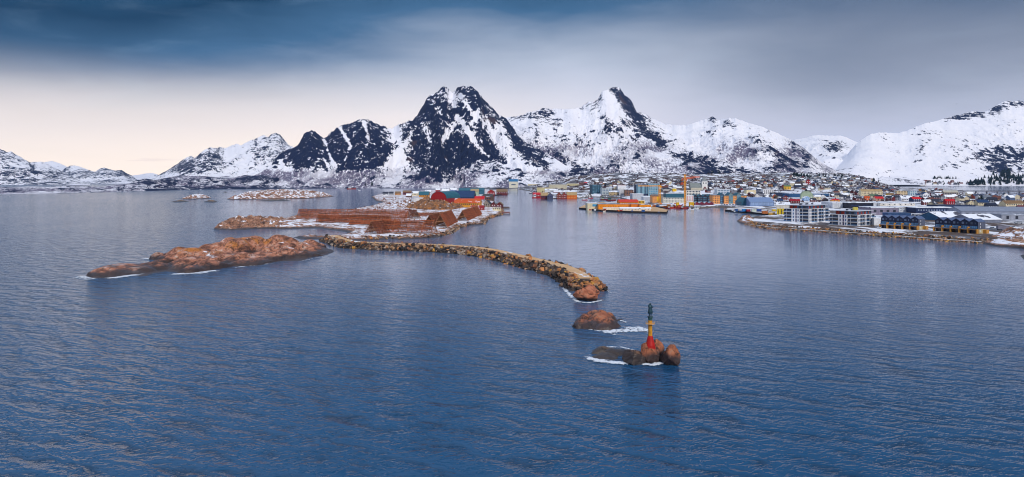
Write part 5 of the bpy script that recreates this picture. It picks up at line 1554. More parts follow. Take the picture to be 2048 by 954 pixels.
def apartment(label, uc, vc, nf, La, Lb, rot, zc=3.2):
    p = px(uc, vc, zc); t = thing('apartment_block', label, 'apartment block', p, math.radians(rot), 'white apartment blocks on the point')
    fh = 2.9; Ht = nf * fh
    MB().box(0.9, Lb - 0.9, 0.9, La - 0.9, -3, Ht).build('core', paint((42, 52, 74)), t)
    sl = MB().box(0, Lb, 0, La, -0.16, 0.16).mesh('floor_slab', SLABW)
    for f in range(nf + 1): new_obj('floor_slab', sl, t, (0, 0, 0.1 + f * fh))
    # white wall panels and their windows: on the long side (y = 0) and the short side (x = 0)
    wz = win_mesh(0.9, 1.75, GLASS_B)
    def strip(face, a, b, nwin):
        mbp = MB()
        if face == 'y': mbp.box(a, b, 0.05, 0.9, -3, Ht + .1)
        else: mbp.box(0.05, 0.9, a, b, -3, Ht + .1)
        mbp.build('wall_panel', PANELW, t)
        for f in range(nf):
            for k in range(nwin):
                c = a + (b - a) * (k + .5) / nwin
                if face == 'y': new_obj('window', wz, t, (c, 0.04, 0.75 + f * fh))
                else: new_obj('window', wz, t, (0.04, c, 0.75 + f * fh), (0, 0, -math.pi / 2))
    def balc(face, a, b):
        ln = b - a
        gl = MB().box(0, ln, -0.05, 0.05, 0.2, 1.15).mesh('balcony_rail', RAILG)
        npn = max(2, int(ln / 2.2))
        pn = win_mesh(ln / npn * .86, 2.1, GLASS_D)
        for f in range(nf):
            if face == 'y': new_obj('balcony_rail', gl, t, (a, 0.1, 0.1 + f * fh))
            else: new_obj('balcony_rail', gl, t, (0.1, b, 0.1 + f * fh), (0, 0, -math.pi / 2))
            for k in range(npn):
                c = a + ln * (k + .5) / npn
                if face == 'y': new_obj('window', pn, t, (c, 0.88, 0.35 + f * fh))
                else: new_obj('window', pn, t, (0.88, c, 0.35 + f * fh), (0, 0, -math.pi / 2))
        post = MB()
        for k in range(0, npn + 1, 2):
            c = a + ln * k / npn
            if face == 'y': post.box(c - .08, c + .08, .02, .18, 0, Ht)
            else: post.box(.02, .18, c - .08, c + .08, 0, Ht)
        post.build('balcony_frame', SLABW, t)
    balc('x', La * .02, La * .36); strip('x', La * .36, La * .47, 1); strip('x', La * .53, La * .67, 1); balc('x', La * .67, La * .985)
    MB().box(0.5, 0.9, La * .47, La * .53, -3, Ht).build('recess', paint((70, 66, 110)), t)
    strip('y', Lb * .02, Lb * .12, 2); balc('y', Lb * .12, Lb * .40); strip('y', Lb * .40, Lb * .46, 1); balc('y', Lb * .46, Lb * .70); strip('y', Lb * .70, Lb * .76, 1); balc('y', Lb * .76, Lb * .98)
    # set back penthouse with red panels and a thin white roof
    ph = Ht + 0.27
    MB().box(2.2, Lb * .86, 2.0, La * .80, ph, ph + 2.7).build('penthouse', FRAME, t)
    rp = MB().box(-1.3, 1.3, -.08, .04, 0.2, 2.5).mesh('red_panel', REDP)
    for k in range(4): new_obj('red_panel', rp, t, (Lb * (.12 + .2 * k), 2.0, ph))
    for k in range(2): new_obj('red_panel', rp, t, (2.2, La * (.55 + .17 * k), ph), (0, 0, -math.pi / 2))
    pw = win_mesh(1.7, 2.0, GLASS_B)
    for k in range(5): new_obj('window', pw, t, (Lb * (.07 + .17 * k), 1.98, ph + .3))
    for k in range(3): new_obj('window', pw, t, (2.18, La * (.14 + .17 * k), ph + .3), (0, 0, -math.pi / 2))
    MB().box(0.4, Lb * .9, 0.6, La * .88, ph + 2.7, ph + 3.05).build('roof', snow_over((188, 192, 204), 0.45), t)
    vent = MB().box(-.8, .8, -.6, .6, 0, 1.0).mesh('roof_vent', FRAME)
    for k in range(5): new_obj('roof_vent', vent, t, (Lb * (.2 + .14 * k), La * (.5 + .08 * (k % 2)), ph + 3.05))
    return t


apartment('four storey white apartment block nearest the point, red penthouse', 1618, 445.5, 4, 23.6, 38.6, 40)
OCC.append((1560, 1662, 405, 452))
ap2 = apartment('three storey white apartment block with a red penthouse, beside the white garage', 1716, 452.5, 3, 23.5, 33.9, 40)
OCC.append((1655, 1756, 410, 458))
yv = MB().lathe([(1.3, 0), (1.3, 2.4)], 12).mesh('yellow_flue', paint((206, 190, 90)))
for k in range(2): new_obj('yellow_flue', yv, ap2, (14 + 3.4 * k, 9, 12.1))

# ================================================================ BLACK BLUE ROW HOUSES
WOODY = paint((196, 138, 62)); ROWB = paint((20, 32, 62)); ROWG = paint((84, 90, 110)); ROWR = snow_over((84, 100, 134), 0.16)


def row(label, u0, v0, u1, rot, n, pale_side):
    p = px(u0, v0, 3.0); r = math.radians(rot); t1 = (u1 - 1024) / F
    w = (t1 * p.y - p.x) / (math.cos(r) - t1 * math.sin(r)); dp = 10.5; uw = w / n; h = 8.0; rh = 1.9
    t = thing('row_houses', label, 'row houses', p, r, 'dark blue row houses by the shore')
    MB().box(0.02, w - .02, 0.8, dp, -3, 2.9).build('ground_floor', DARK, t)
    for i in range(n):
        x = i * uw
        mbw = MB(); mbw.prism([(x, 0), (x + uw, 0), (x + uw, dp), (x, dp)], 2.95, h)
        for y in (0, dp): mbw.quad([(x, y, h), (x + uw, y, h), (x + uw / 2, y, h + rh * .97)])
        hs_ = mbw.build('house_front', ROWB, t)
        rm = roof_mb(uw, dp, h, 'gy', rh, 0.0, 0.22); rm.v = [(a + x, b, c) for a, b, c in rm.v]
        rm.build('roof', ROWR, t)
        new_obj('window', win_mesh(1.5, 1.5, glass((70, 90, 120))), hs_, (x + uw * .30, 0, 6.3))
        new_obj('window', win_mesh(0.8, 1.1, glass((70, 90, 120))), hs_, (x + uw * .72, 0, 6.5))
        for k in range(4): new_obj('window', win_mesh(uw * .19, 1.9, glass((58, 120, 170))), hs_, (x + uw * (.17 + .22 * k), 0, 3.3))
        MB().box(x + .1, x + uw - .1, -2.2, -.02, 2.62, 2.82).build('balcony', WOODY, t)
        MB().box(x - .35, x + .35, -2.3, -.02, 0 - 2, 4.6 if i else 3.2).build('wood_screen', WOODY, t)
        MB().box(x + .45, x + uw - .45, -2.15, -2.05, 2.85, 3.7).build('balcony_rail', RAILG, t)
        for k in range(3): new_obj('window', win_mesh(uw * .24, 2.0, GLASS_D), t, (x + uw * (.2 + .3 * k), 0.8, 0.4))
    MB().box(w - .35, w + .35, -2.3, -.02, -2, 3.2).build('wood_screen', WOODY, t)
    MB().box(w + .004, w + .06, .05, dp, 2.9, h - .1).build('end_wall', ROWG, t)
    MB().box(w + .004, w + .06, .9, dp, -3, 2.89).build('end_wall', paint((190, 176, 140)), t)
    for z in (1.0, 3.8, 6.0): new_obj('window', win_mesh(.7, 1.3, WHITE), t, (w + .06, 3.4, z), (0, 0, math.pi / 2))
    MB().box(w + .07, w + 2.4, dp - 4, dp - .1, -3, 2.6).build('shed', WOODY, t)
    OCC.append((u0 - 2, u1 + 22, v0 - 26, v0 + 6))


row('left row of five dark blue gabled houses on the shore', 1762, 456, 1837, -54, 5, True)
row('right row of five dark blue gabled houses, next to the parked truck', 1870, 462.5, 1956, -58, 5, True)

# ================================================================ SHEDS BEHIND THE POINT
B('small white garage left of the dark blue rows', 'garage', 1748, 1761, 451, 437.5, 6, WHITE, R_SNOW, 'flat', 0, -8)
B('white panelled hall with a wide snowy roof and black end', 'hall', 1665, 1697, 416, 405.5, 40, paint((206, 208, 214)), R_SNOW, 'flat', 0, -4, (1, 7, paint((176, 180, 192)), (.12, .95), 'panel'))
B('black shop front at the right end of the white panelled hall', 'hall', 1697, 1747, 417, 406, 40, paint((20, 26, 46)), R_SNOW, 'flat', 0, 2, (1, 2, NAVY, (.7, .2), 'panel'))
B('purple grey warehouse with dark square openings', 'warehouse', 1742, 1797, 430, 415.5, 30, paint((124, 116, 134)), R_SNOW, 'flat', 0, -4, (1, 4, DARK, (.42, .4)))
B('white panelled end of the purple grey warehouse', 'warehouse', 1798, 1831, 424.5, 415, 26, paint((204, 208, 216)), R_SNOW, 'flat', 0, -2, (2, 5, paint((120, 126, 150)), (.7, .25)))
B('long navy warehouse with a strip of pale windows', 'warehouse', 1832, 1921, 426, 416, 34, paint((26, 46, 88)), R_SNOW, 'flat', 0, -3, (1, 16, paint((150, 166, 190)), (.5, .28)))
B('navy rear hall behind the long navy warehouse', 'hall', 1876, 1951, 415, 411, 26, paint((30, 54, 100)), R_DARK, 'flat', 0, 0)
B('blue shed behind the left row of dark houses', 'shed', 1776, 1822, 434.5, 427, 12, paint((36, 70, 116)), snow_over((60, 90, 130), .25), 'flat', 0, -4)
B('teal gabled hall with a white roof, left of the two twin halls', 'hall', 1880, 1934, 441, 435, 24, paint((48, 96, 132)), R_SNOW, 'gx', 4.6, 16)
B('grey gabled hall with a white roof, right of the two twin halls', 'hall', 1946, 2003, 446, 440, 24, paint((124, 130, 150)), R_SNOW, 'gx', 4.2, 12)
B('long grey warehouse with doors at the right edge', 'warehouse', 1923, 2110, 434, 422.5, 30, paint((136, 142, 160)), snow_over((130, 138, 156), .3), 'gx', 4, -8, (1, 14, paint((70, 76, 92)), (.45, .4)))
B('second grey warehouse beyond the right edge', 'warehouse', 2003, 2120, 441, 430, 24, paint((150, 154, 168)), R_GREY, 'flat', 0, -10, (1, 6, DARK, (.3, .7), 'door'))
B('bright grey hall with a snowy roof between the two rows of warehouses', 'hall', 1702, 1790, 412, 406.5, 30, paint((188, 190, 196)), R_SNOW, 'flat', 0, 0)
B('pale low hall with a snowy roof in front of the red house', 'hall', 1760, 1830, 412, 407, 24, paint((214, 208, 200)), R_SNOW, 'flat', 0, 0, (1, 6, GLASS_D, (.2, .4)))

# ================================================================ HOUSES ONE CAN TELL APART
HS = [
    ('yellow house with a moss green roof on the slope', 1569, 1582, 379, 373, YELLOW, paint((96, 122, 84)), 'gx', (2, 4, GLASS_D, SQ)),
    ('tall dark red house high on the slope', 1613, 1621, 369, 361.5, RED_, DRED, 'gy', (2, 2, WHITE, (.4, .4))),
    ('long cream three storey block in the right half of town', 1723, 1765, 392, 382.5, CREAM, R_TAN, 'gx', (3, 14, GLASS_D, SQ)),
    ('second cream block, right of the long cream one', 1794, 1820, 390, 381.5, paint((214, 190, 150)), R_GREY, 'flat', (3, 8, GLASS_D, SQ)),
    ('pale blue grey tower block at the lagoon edge', 1820, 1834, 391, 382, paint((170, 186, 192)), R_GREY, 'flat', (3, 3, GLASS_B, SQ)),
    ('orange house with a bright red hipped roof behind the apartments', 1664, 1680, 404, 400, OCHRE, R_RED, 'hip', (1, 5, GLASS_D, SQ)),
    ('low dark red barn with a white sign on its roof', 1580, 1600, 406.5, 402, DRED, snow_over((150, 24, 40), .25), 'gx', (1, 4, WHITE, (.3, .4))),
    ('light blue gabled house in front of the blue warehouse', 1608, 1621, 402, 396.5, LBLUE, R_SNOW, 'gy', (2, 3, WHITE, (.4, .4))),
    ('pale green barn with a rounded gable beside the light blue house', 1602, 1626, 397.5, 391.5, PGREEN, snow_over((150, 166, 140), .3), 'by', (1, 4, WHITE, (.3, .4))),
    ('dark red gabled house with a navy roof left of the blue warehouse', 1566, 1577, 400, 394, DRED, R_NAVY, 'gy', (2, 3, WHITE, (.4, .4))),
    ('navy roofed cottage in front of the dark red gabled house', 1555, 1566, 405.5, 401.5, paint((200, 200, 206)), R_NAVY, 'gx', (1, 3, GLASS_D, SQ)),
    ('small orange house right of the red hipped roof', 1730, 1740, 400.5, 396, paint((222, 96, 26)), paint((196, 82, 30)), 'gx', (1, 3, WHITE, (.35, .5))),
    ('yellow wooden house above the pale hall', 1776, 1788, 395.5, 389.5, YELLOW, R_BROWN, 'gx', (2, 4, WHITE, (.35, .4))),
    ('dark red house with white windows left of the small orange house', 1711, 1724, 401, 396.5, DRED, R_DARK, 'gx', (1, 4, WHITE, (.35, .5))),
    ('crimson house with a steep red roof and white gable trim', 1892, 1910, 409.5, 402.5, paint((150, 20, 36)), R_RED, 'gx', (2, 4, WHITE, (.3, .4))),
    ('cream bungalow with a long navy roof left of the right edge', 1956, 1978, 411, 405, CREAM, R_NAVY, 'gx', (1, 6, GLASS_D, SQ)),
    ('cream gabled house between the crimson house and the navy roofed bungalow', 1937, 1948, 411, 404.5, CREAM, R_DARK, 'gy', (2, 3, GLASS_D, SQ)),
    ('grey cottage left of the cream gabled house', 1921, 1936, 411, 406.5, paint((176, 170, 168)), R_DARK, 'gx', (1, 4, WHITE, (.35, .5))),
    ('white gabled house with a navy roof by the lagoon', 1846, 1859, 396, 388.5, WHITE, R_NAVY, 'gy', (2, 3, GLASS_D, SQ)),
    ('white wing of the lagoon gabled house', 1834, 1846, 395, 390.5, WHITE, R_NAVY, 'gx', (1, 4, GLASS_D, SQ)),
    ('dark blue house with a bright red roof', 1826, 1843, 404, 398, NAVY, R_RED, 'gx', (2, 4, WHITE, (.35, .4))),
    ('white villa with a strip of red roof left of the dark blue house', 1803, 1826, 402, 397, WHITE, R_SNOW, 'gx', (1, 5, GLASS_D, SQ)),
    ('peach house with a crimson roof behind the pale hall', 1752, 1768, 402, 397, paint((220, 176, 150)), R_RED, 'gx', (1, 5, GLASS_D, SQ)),
    ('grey barn with a flat pale roof at the bridge head', 1888, 1917, 391, 384.5, paint((150, 138, 128)), paint((176, 172, 158)), 'gx', (1, 8, GLASS_D, SQ)),
    ('low tan longhouse with a dark snowy roof left of the crimson house', 1866, 1890, 408, 403.5, paint((160, 130, 100)), R_DARK, 'gx', (1, 6, GLASS_D, SQ)),
    ('grey blue gabled house with a slate roof near the right edge', 1968, 1982, 400, 394, paint((130, 142, 154)), paint((112, 118, 130)), 'gx', (1, 4, WHITE, (.35, .4))),
    ('black roofed house in front of the navy roofed bungalow', 1976, 1995, 416, 411, paint((70, 74, 92)), paint((30, 38, 60)), 'gx', (1, 4, WHITE, (.35, .4))),
    ('cream house partly cut by the right edge', 2012, 2050, 413, 407, CREAM, R_BROWN, 'gx', (1, 8, GLASS_D, SQ)),
    ('dark red shed at the right edge above the grey warehouse', 2040, 2062, 424, 418, DRED, DRED, 'gx', (1, 3, WHITE, (.3, .4))),
    ('white house with a grey roof right of the grey blue gabled house', 1998, 2012, 402, 397, WHITE, R_GREY, 'gx', (1, 4, GLASS_D, SQ)),
    ('olive roofed long house in front of the long cream block', 1742, 1758, 395, 391.5, paint((196, 180, 150)), paint((86, 110, 84)), 'gx', (1, 5, GLASS_D, SQ)),
    ('tan house with a black roof below the cream block', 1752, 1770, 397.5, 393, paint((196, 150, 112)), R_DARK, 'gx', (1, 5, WHITE, (.35, .4))),
    ('white house with a dark gable right of the light blue house', 1640, 1652, 399, 392.5, WHITE, R_NAVY, 'gy', (2, 3, GLASS_D, SQ)),
    ('cream town house right of the pale green barn', 1628, 1642, 399.5, 393, CREAM, R_SNOW, 'gx', (2, 5, GLASS_D, SQ)),
    ('cream two storey house above the yellow house with green roof', 1580, 1590, 373, 367, CREAM, R_SNOW, 'gx', (2, 4, GLASS_D, SQ)),
    ('dark blue house on the slope right of the cream two storey house', 1590, 1602, 375, 370.5, NAVY, R_SNOW, 'gx', None),
    ('yellow cabin above the white frame building', 1346, 1353, 384, 380.5, YELLOW, paint((214, 176, 30)), 'gx', None),
]
for lab, u0, u1, vb, vt, wl_, rf, rt, wn in HS:
    cat = 'house'
    building(lab, cat, u0, u1, vb, vt, 9.5 if u1 - u0 < 22 else 12, wl_, rf, rt, None, random.uniform(-14, 10), wn, None, 'house')

# ================================================================ HOUSES ALL OVER THE SLOPE
LANDMARKS = [('the white church', 1408, 370), ('the tall glass hotel', 1296, 378), ('the orange tower crane', 1370, 372), ('the yellow house with green roof', 1575, 375), ('the long blue warehouse', 1618, 389), ('the tall dark red house', 1617, 364),
             ('the long cream block', 1744, 386), ('the crimson house', 1901, 404), ('the white silo towers', 1536, 384), ('the silos by the bridge', 1128, 374), ('the lagoon bridge', 1960, 384), ('the pale blue office', 1447, 383), ('the red hipped roof', 1672, 399), ('the dark glass office', 1194, 380)]
WCOL = [('white', (218, 216, 216), 5.5), ('cream', (204, 190, 162), 3), ('dark red', (104, 36, 38), 2.4), ('grey', (140, 140, 150), 3.4), ('ochre', (176, 126, 74), 0.9), ('brown', (92, 66, 56), 3.2), ('slate blue', (78, 96, 128), 1.4), ('black', (36, 38, 52), 2.4), ('orange red', (170, 72, 44), 0.5)]
RCOL = [('snowy', R_SNOW, 6), ('dark', R_DARK, 5.5), ('rust brown', paint((104, 62, 52)), 2.4), ('red', R_RED, 0.35), ('slate', paint((66, 74, 98)), 2.4)]
SIZES = [(9, 7.5, 3.0), (11, 8, 4.4), (13, 8.5, 5.2), (16, 9, 3.2)]
wall_me = {}; roof_me = {}
for si, (w, dp, h) in enumerate(SIZES):
    for cn, c, _ in WCOL:
        mb = body_mb(w, dp, h, 'gx', dp * .36)
        npn = int(w / 2.6); nfl = 2 if h > 4 else 1
        for f in range(nfl):
            for k in range(npn):
                x = w * (k + .5) / npn
                mb.box(x - .55, x + .55, -.05, .02, 0.7 + f * 2.3, 1.9 + f * 2.3, 1)
        mb.v = [(x - w / 2, y - dp / 2, z) for x, y, z in mb.v]
        wall_me[(si, cn)] = mb.mesh('house', [paint(c), GLASS_D if cn not in ('dark red', 'black', 'brown') else WHITE])
    for rn, rm_, _ in RCOL:
        mb = roof_mb(w, dp, h, 'gx', dp * .36, .5, .3)
        mb.v = [(x - w / 2, y - dp / 2, z) for x, y, z in mb.v]
        roof_me[(si, rn)] = mb.mesh('roof', rm_)

rs_ = random.Random(42)
cands = []
tries = 0
PLACED = []
def free(u, v, r=1.0):
    for a, b_, c, e in OCC:
        if a - r < u < b_ + r and c < v < e + 2: return False
    return True
while len(cands) < 285 and tries < 60000:
    tries += 1
    k = rs_.random()
    if k < 0.16: u, v = rs_.uniform(1160, 1330), rs_.uniform(362, 386)
    elif k < 0.40: u, v = rs_.uniform(1330, 1560), rs_.uniform(361, 388)
    elif k < 0.78: u, v = rs_.uniform(1500, 1800), rs_.uniform(354, 404)
    else: u, v = rs_.uniform(1780, 2060), rs_.uniform(380, 413)
    if u < 1480 and v < 363 + (1480 - u) * 0.012: continue
    if u > 1900 and v < 392 + 0: continue
    if u > 1760 and v < 376: continue
    if not free(u, v, 3): continue
    p = ground_at(u, v)
    if p is None or p.z < 1.2: continue
    if float(poly_sd(TOWN, np.array([p.x]), np.array([p.y]))[0]) < 10: continue
    if any((p.x - o.x) ** 2 + ((p.y - o.y) * .55) ** 2 < 15 ** 2 for o in PLACED): continue
    PLACED.append(p); cands.append((p, u, v))

byl = {}
for p, u, v in cands:
    cn = rs_.choices([c[0] for c in WCOL], [c[2] for c in WCOL])[0]; rn = rs_.choices([c[0] for c in RCOL], [c[2] for c in RCOL])[0]
    si = rs_.choices(range(4), [3, 3, 2, 1.3])[0]
    o = new_obj('house', wall_me[(si, cn)], None, (p.x, p.y, p.z), (0, 0, rs_.choice([0, 0, 0.25, -0.3, 1.57, 1.3, -1.2, 0.6]) + rs_.uniform(-.15, .15)), (1, 1, rs_.uniform(.9, 1.2)))
    new_obj('roof', roof_me[(si, rn)], o)
    lm = min(LANDMARKS, key=lambda l: abs(l[1] - u) + 2.2 * abs(l[2] - v))
    du, dv = u - lm[1], v - lm[2]
    rel = ('right of' if du > 0 else 'left of') if abs(du) > 2.0 * abs(dv) else ('below' if dv > 0 else 'above')
    byl.setdefault((cn, rn, rel, lm[0]), []).append((abs(du) + 2 * abs(dv), o))
ORD = ['', 'second nearest ', 'third nearest ', 'fourth nearest ', 'fifth nearest ', 'sixth nearest ', 'seventh nearest ', 'eighth nearest ', 'ninth nearest ', 'tenth nearest ']
for (cn, rn, rel, lm), lst in byl.items():
    lst.sort(key=lambda a: a[0])
    for i, (_, o) in enumerate(lst):
        nm = f'{cn} house with {rn} roof {rel} {lm}'
        tag(o, (('nearest ' if len(lst) > 1 else '') if i == 0 else ORD[min(i, 9)]) + nm, 'house', 'houses scattered over the town')

# ================================================================ TREES
def conifer_mesh(seed, mats):
    r = random.Random(seed); mb = MB()
    mb.lathe([(0.035, -0.15), (0.02, 0.5)], 5, m=0)
    for k in range(7):
        z0 = 0.10 + 0.12 * k; rad = 0.30 * (1 - k / 7.6) * r.uniform(.85, 1.15); n = 9
        b = len(mb.v); mb.v.append((0, 0, min(1.0, z0 + .24)))
        for i in range(n):
            a = 2 * math.pi * i / n + r.uniform(-.2, .2); q_ = rad * r.uniform(.55, 1.2)
            mb.v.append((q_ * math.cos(a), q_ * math.sin(a), z0 + r.uniform(-.04, .05)))
        for i in range(n):
            mb.f.append((b, b + 1 + i, b + 1 + (i + 1) % n)); mb.m.append(1)
    return mb


NEED = paint((20, 40, 42), 0.9, 0.35, 3.0, 0.1); BARK = paint((60, 46, 38), 0.9)
con_tr = []; con_cr = []
for s_ in range(5):
    mb = conifer_mesh(s_, None)
    tr = MB(); tr.lathe([(0.035, -0.15), (0.02, 0.5)], 5); con_tr.append(tr.mesh('trunk', BARK))
    cr = MB(); cr.v = list(mb.v); cr.f = [f for f, m_ in zip(mb.f, mb.m) if m_ == 1]; cr.m = [0] * len(cr.f); con_cr.append(cr.mesh('crown', NEED))


def on_mountain(P, u, v):
    """front-most point of a mountain grid at pixel (u, v)"""
    X_, Y_, Z_ = P[..., 0], P[..., 1], P[..., 2]
    uu = 1024 + F * X_[0] / Y_[0]; j = int(np.argmin(np.abs(uu - u)))
    pv = V0 - (Z_[:, j] - H) * F / Y_[:, j]
    i = np.where(pv <= v)[0]
    if len(i) == 0: return None
    return Vector(P[i[0], j])


def conifer(p, hgt, label, group, r):
    k = r.randrange(5)
    o = new_obj('conifer', con_cr[k], None, (p.x, p.y, p.z - 0.3), (0, 0, r.uniform(0, 6)), (hgt * r.uniform(.9, 1.25), hgt * r.uniform(.9, 1.25), hgt))
    new_obj('trunk', con_tr[k], o)
    return tag(o, label, 'tree', group)


rt = random.Random(77)
_o = ['', 'first', 'second', 'third', 'fourth', 'fifth', 'sixth', 'seventh', 'eighth', 'ninth']
_t = ['', '', 'twenty', 'thirty', 'forty']
NTH = [_o[i + 1] if i < 9 else ['tenth', 'eleventh', 'twelfth', 'thirteenth', 'fourteenth', 'fifteenth', 'sixteenth', 'seventeenth', 'eighteenth', 'nineteenth'][i - 9] if i < 19 else (_t[(i + 1) // 10] + '-' + _o[(i + 1) % 10] if (i + 1) % 10 else ['', '', 'twentieth', 'thirtieth', 'fortieth'][(i + 1) // 10]) for i in range(46)]
def clump(n, boxes, hl, label, group, src):
    c = 0; t_ = 0; made = []
    while c < n and t_ < 4000:
        t_ += 1
        u0, u1, v0, v1 = rt.choice(boxes)
        u, v = rt.uniform(u0, u1), rt.uniform(v0, v1)
        p = src(u, v)
        if p is None: continue
        made.append((u, conifer(p, rt.uniform(*hl), label, group, rt))); c += 1
    if n <= 45:
        made.sort(key=lambda a: a[0])
        for i, (_, o) in enumerate(made):
            o['label'] = ('leftmost ' if i == 0 else 'rightmost ' if i == len(made) - 1 else NTH[i] + ' from the left, ') + label
fF = lambda u, v: on_mountain(MT['F'], u, v)
fD = lambda u, v: on_mountain(MT['D'], u, v)
fC = lambda u, v: on_mountain(MT['C'], u, v)
def fT(u, v):
    if not free(u, v, 0): return None
    p = ground_at(u, v)
    return p if p is not None and p.z > 1.5 else None
clump(170, [(1958, 2075, 362, 371.4), (1962, 2075, 356, 368), (1975, 2070, 348, 364), (2000, 2020, 345, 356), (1938, 1970, 364, 371.2)], (20, 36), 'dark conifer of the dense wood behind the lagoon at the right edge', 'conifers in the lagoon wood', fF)
clump(22, [(1868, 1886, 356, 359), (1890, 1918, 356, 360)], (14, 20), 'conifer in the small slope grove by the lagoon wood', 'conifers in the slope grove', fF)
clump(40, [(1628, 1688, 352, 356), (1570, 1600, 350, 353), (1590, 1622, 352, 355)], (11, 17), 'conifer in the dark belt along the top of the town', 'conifers above the town', lambda u, v: ground_at(u, v) or fD(u, v))
clump(34, [(1735, 1800, 358, 366), (1752, 1780, 356, 364), (1836, 1850, 366, 371)], (11, 18), 'conifer among the upper houses left of the lagoon', 'conifers left of the lagoon', lambda u, v: ground_at(u, v) or fF(u, v))
clump(36, [(1480, 1512, 350, 368), (1405, 1450, 345, 352), (1345, 1362, 352, 358), (1236, 1290, 346, 356)], (12, 22), 'conifer on the foot of the white mountain behind the town', 'conifers at the mountain foot', lambda u, v: fD(u, v))
clump(44, [(1480, 1520, 366, 384), (1560, 1700, 366, 384), (1640, 1760, 380, 394), (1780, 1900, 394, 404), (1538, 1550, 388, 399), (1690, 1700, 386, 396), (1866, 1880, 384, 392), (1916, 1926, 395, 404), (1955, 1965, 396, 406), (1500, 1520, 364, 374), (1345, 1362, 378, 388)], (6, 10), 'small dark conifer between the houses of the town', 'conifers between the houses', fT)
for (u, v, h_, lab) in [(744, 371.5, 26, 'taller of two lone spruces on the far shore under the dark massif'), (731, 371.5, 17, 'shorter of two lone spruces on the far shore under the dark massif')]:
    p = fC(u, v)
    if p is not None: conifer(p, h_, lab, None, rt)

fl = []
for i in range(22):
    u, v = rt.uniform(1796, 1946), rt.uniform(362, 370.8)
    p = fF(u, v)
    if p is None: continue
    cn = rt.choice(['white', 'cream', 'dark red', 'brown', 'grey']); rn = rt.choice(['snowy', 'dark', 'rust brown'])
    o = new_obj('house', wall_me[(2, cn)], None, (p.x, p.y, p.z), (0, 0, rt.uniform(-.5, .5)), (1.5, 1.5, 1.5)); new_obj('roof', roof_me[(2, rn)], o)
    fl.append((u, o, cn, rn))
fl.sort(key=lambda a: a[0])
for i, (u, o, cn, rn) in enumerate(fl):
    tag(o, f'{cn} house with {rn} roof, {NTH[i]} from the left on the far lagoon shore', 'house', 'houses on the far lagoon shore')
clump(24, [(1800, 1945, 364, 371)], (11, 17), 'conifer between the far lagoon shore houses', 'conifers on the far lagoon shore', fF)

# bare birches and brush: too many and too fine to count
def brush(label, n, ur, dr, hfun, size, rgb, seed, extra=None):
    g_ = np.random.default_rng(seed)
    u = g_.uniform(*ur, n); d = dr[0] * (dr[1] / dr[0]) ** g_.uniform(0, 1, n)
    x = (u - 1024) / F * d; z = hfun(x, d)
    ok = (z > 2.2) & (fbm(x / 90, d / 140, seed, 3) > -0.12)
    if extra is not None: ok &= extra(u, d)
    r = random.Random(seed); mb = MB()
    for x_, y_, z_ in zip(x[ok], d[ok], z[ok]):
        p = Vector((float(x_), float(y_), float(z_))); s = r.uniform(*size)
        for _ in range(8):
            a = r.uniform(0, 6.28); e = r.uniform(.3, 1.3)
            tipv = Vector((math.cos(a) * math.cos(e), math.sin(a) * math.cos(e), math.sin(e))) * s * r.uniform(.6, 1.1)
            w_ = Vector((-math.sin(a), math.cos(a), 0)) * s * .15
            b0 = p + Vector((r.uniform(-.5, .5) * s, r.uniform(-.5, .5) * s, -.2))
            mb.quad([b0 - w_ * .4, b0 + w_ * .4, b0 + tipv * .6 + w_, b0 + tipv, b0 + tipv * .6 - w_])
    tag(mb.build('brush', paint(rgb, 0.95, .3, .3, .05)), label, kind='stuff')


brush('brown leafless scrub between the houses of the town', 1500, (1420, 2080), (1150, 2100), town_h, (2.0, 4.6), (96, 70, 66), 3)
brush('purple brown birch scrub on the slope above the town', 3600, (1060, 1800), (1900, 3500), town_h, (3.0, 7.0), (84, 60, 70), 4)
brush('reddish leafless bushes behind the fish racks on the island', 420, (690, 930), (860, 1400), isl_h, (1.4, 3.2), (140, 92, 72), 5)


def bare_tree(label, u, v, h_, rgb=(112, 88, 82), seed=1):
    p = ground_at(u, v)
    t = thing('bare_tree', label, 'tree', p)
    r = random.Random(seed); mb = MB(); tw = MB()
    mb.bar((0, 0, -.5), (0, 0, h_ * .45), .5)
    for i in range(70):
        a = r.uniform(0, 6.28); e = r.uniform(.15, 1.45); L = h_ * .62 * r.uniform(.7, 1)
        e0 = Vector((0, 0, h_ * r.uniform(.15, .4))); q = e0 + Vector((math.cos(a) * math.cos(e) * L, math.sin(a) * math.cos(e) * L, math.sin(e) * L))
        mb.bar(e0, q, .16)
        for _ in range(4):
            f = r.uniform(.4, 1); tq = e0.lerp(q, f)
            tw.bar(tq, tq + Vector((r.uniform(-1, 1), r.uniform(-1, 1), r.uniform(-.2, 1))) * h_ * .16, .13)
    mb.build('trunk', BARK, t); tw.build('crown', paint(rgb, .9), t)
bare_tree('large rounded leafless tree behind the blue grey warehouse', 1504, 399, 13, (124, 100, 100), 1)
bare_tree('leafless tree right of the large rounded one', 1552, 398, 9, (120, 110, 90), 2)
bare_tree('leafless tree beside the glass hotel', 1331, 390, 11, (120, 92, 96), 3)

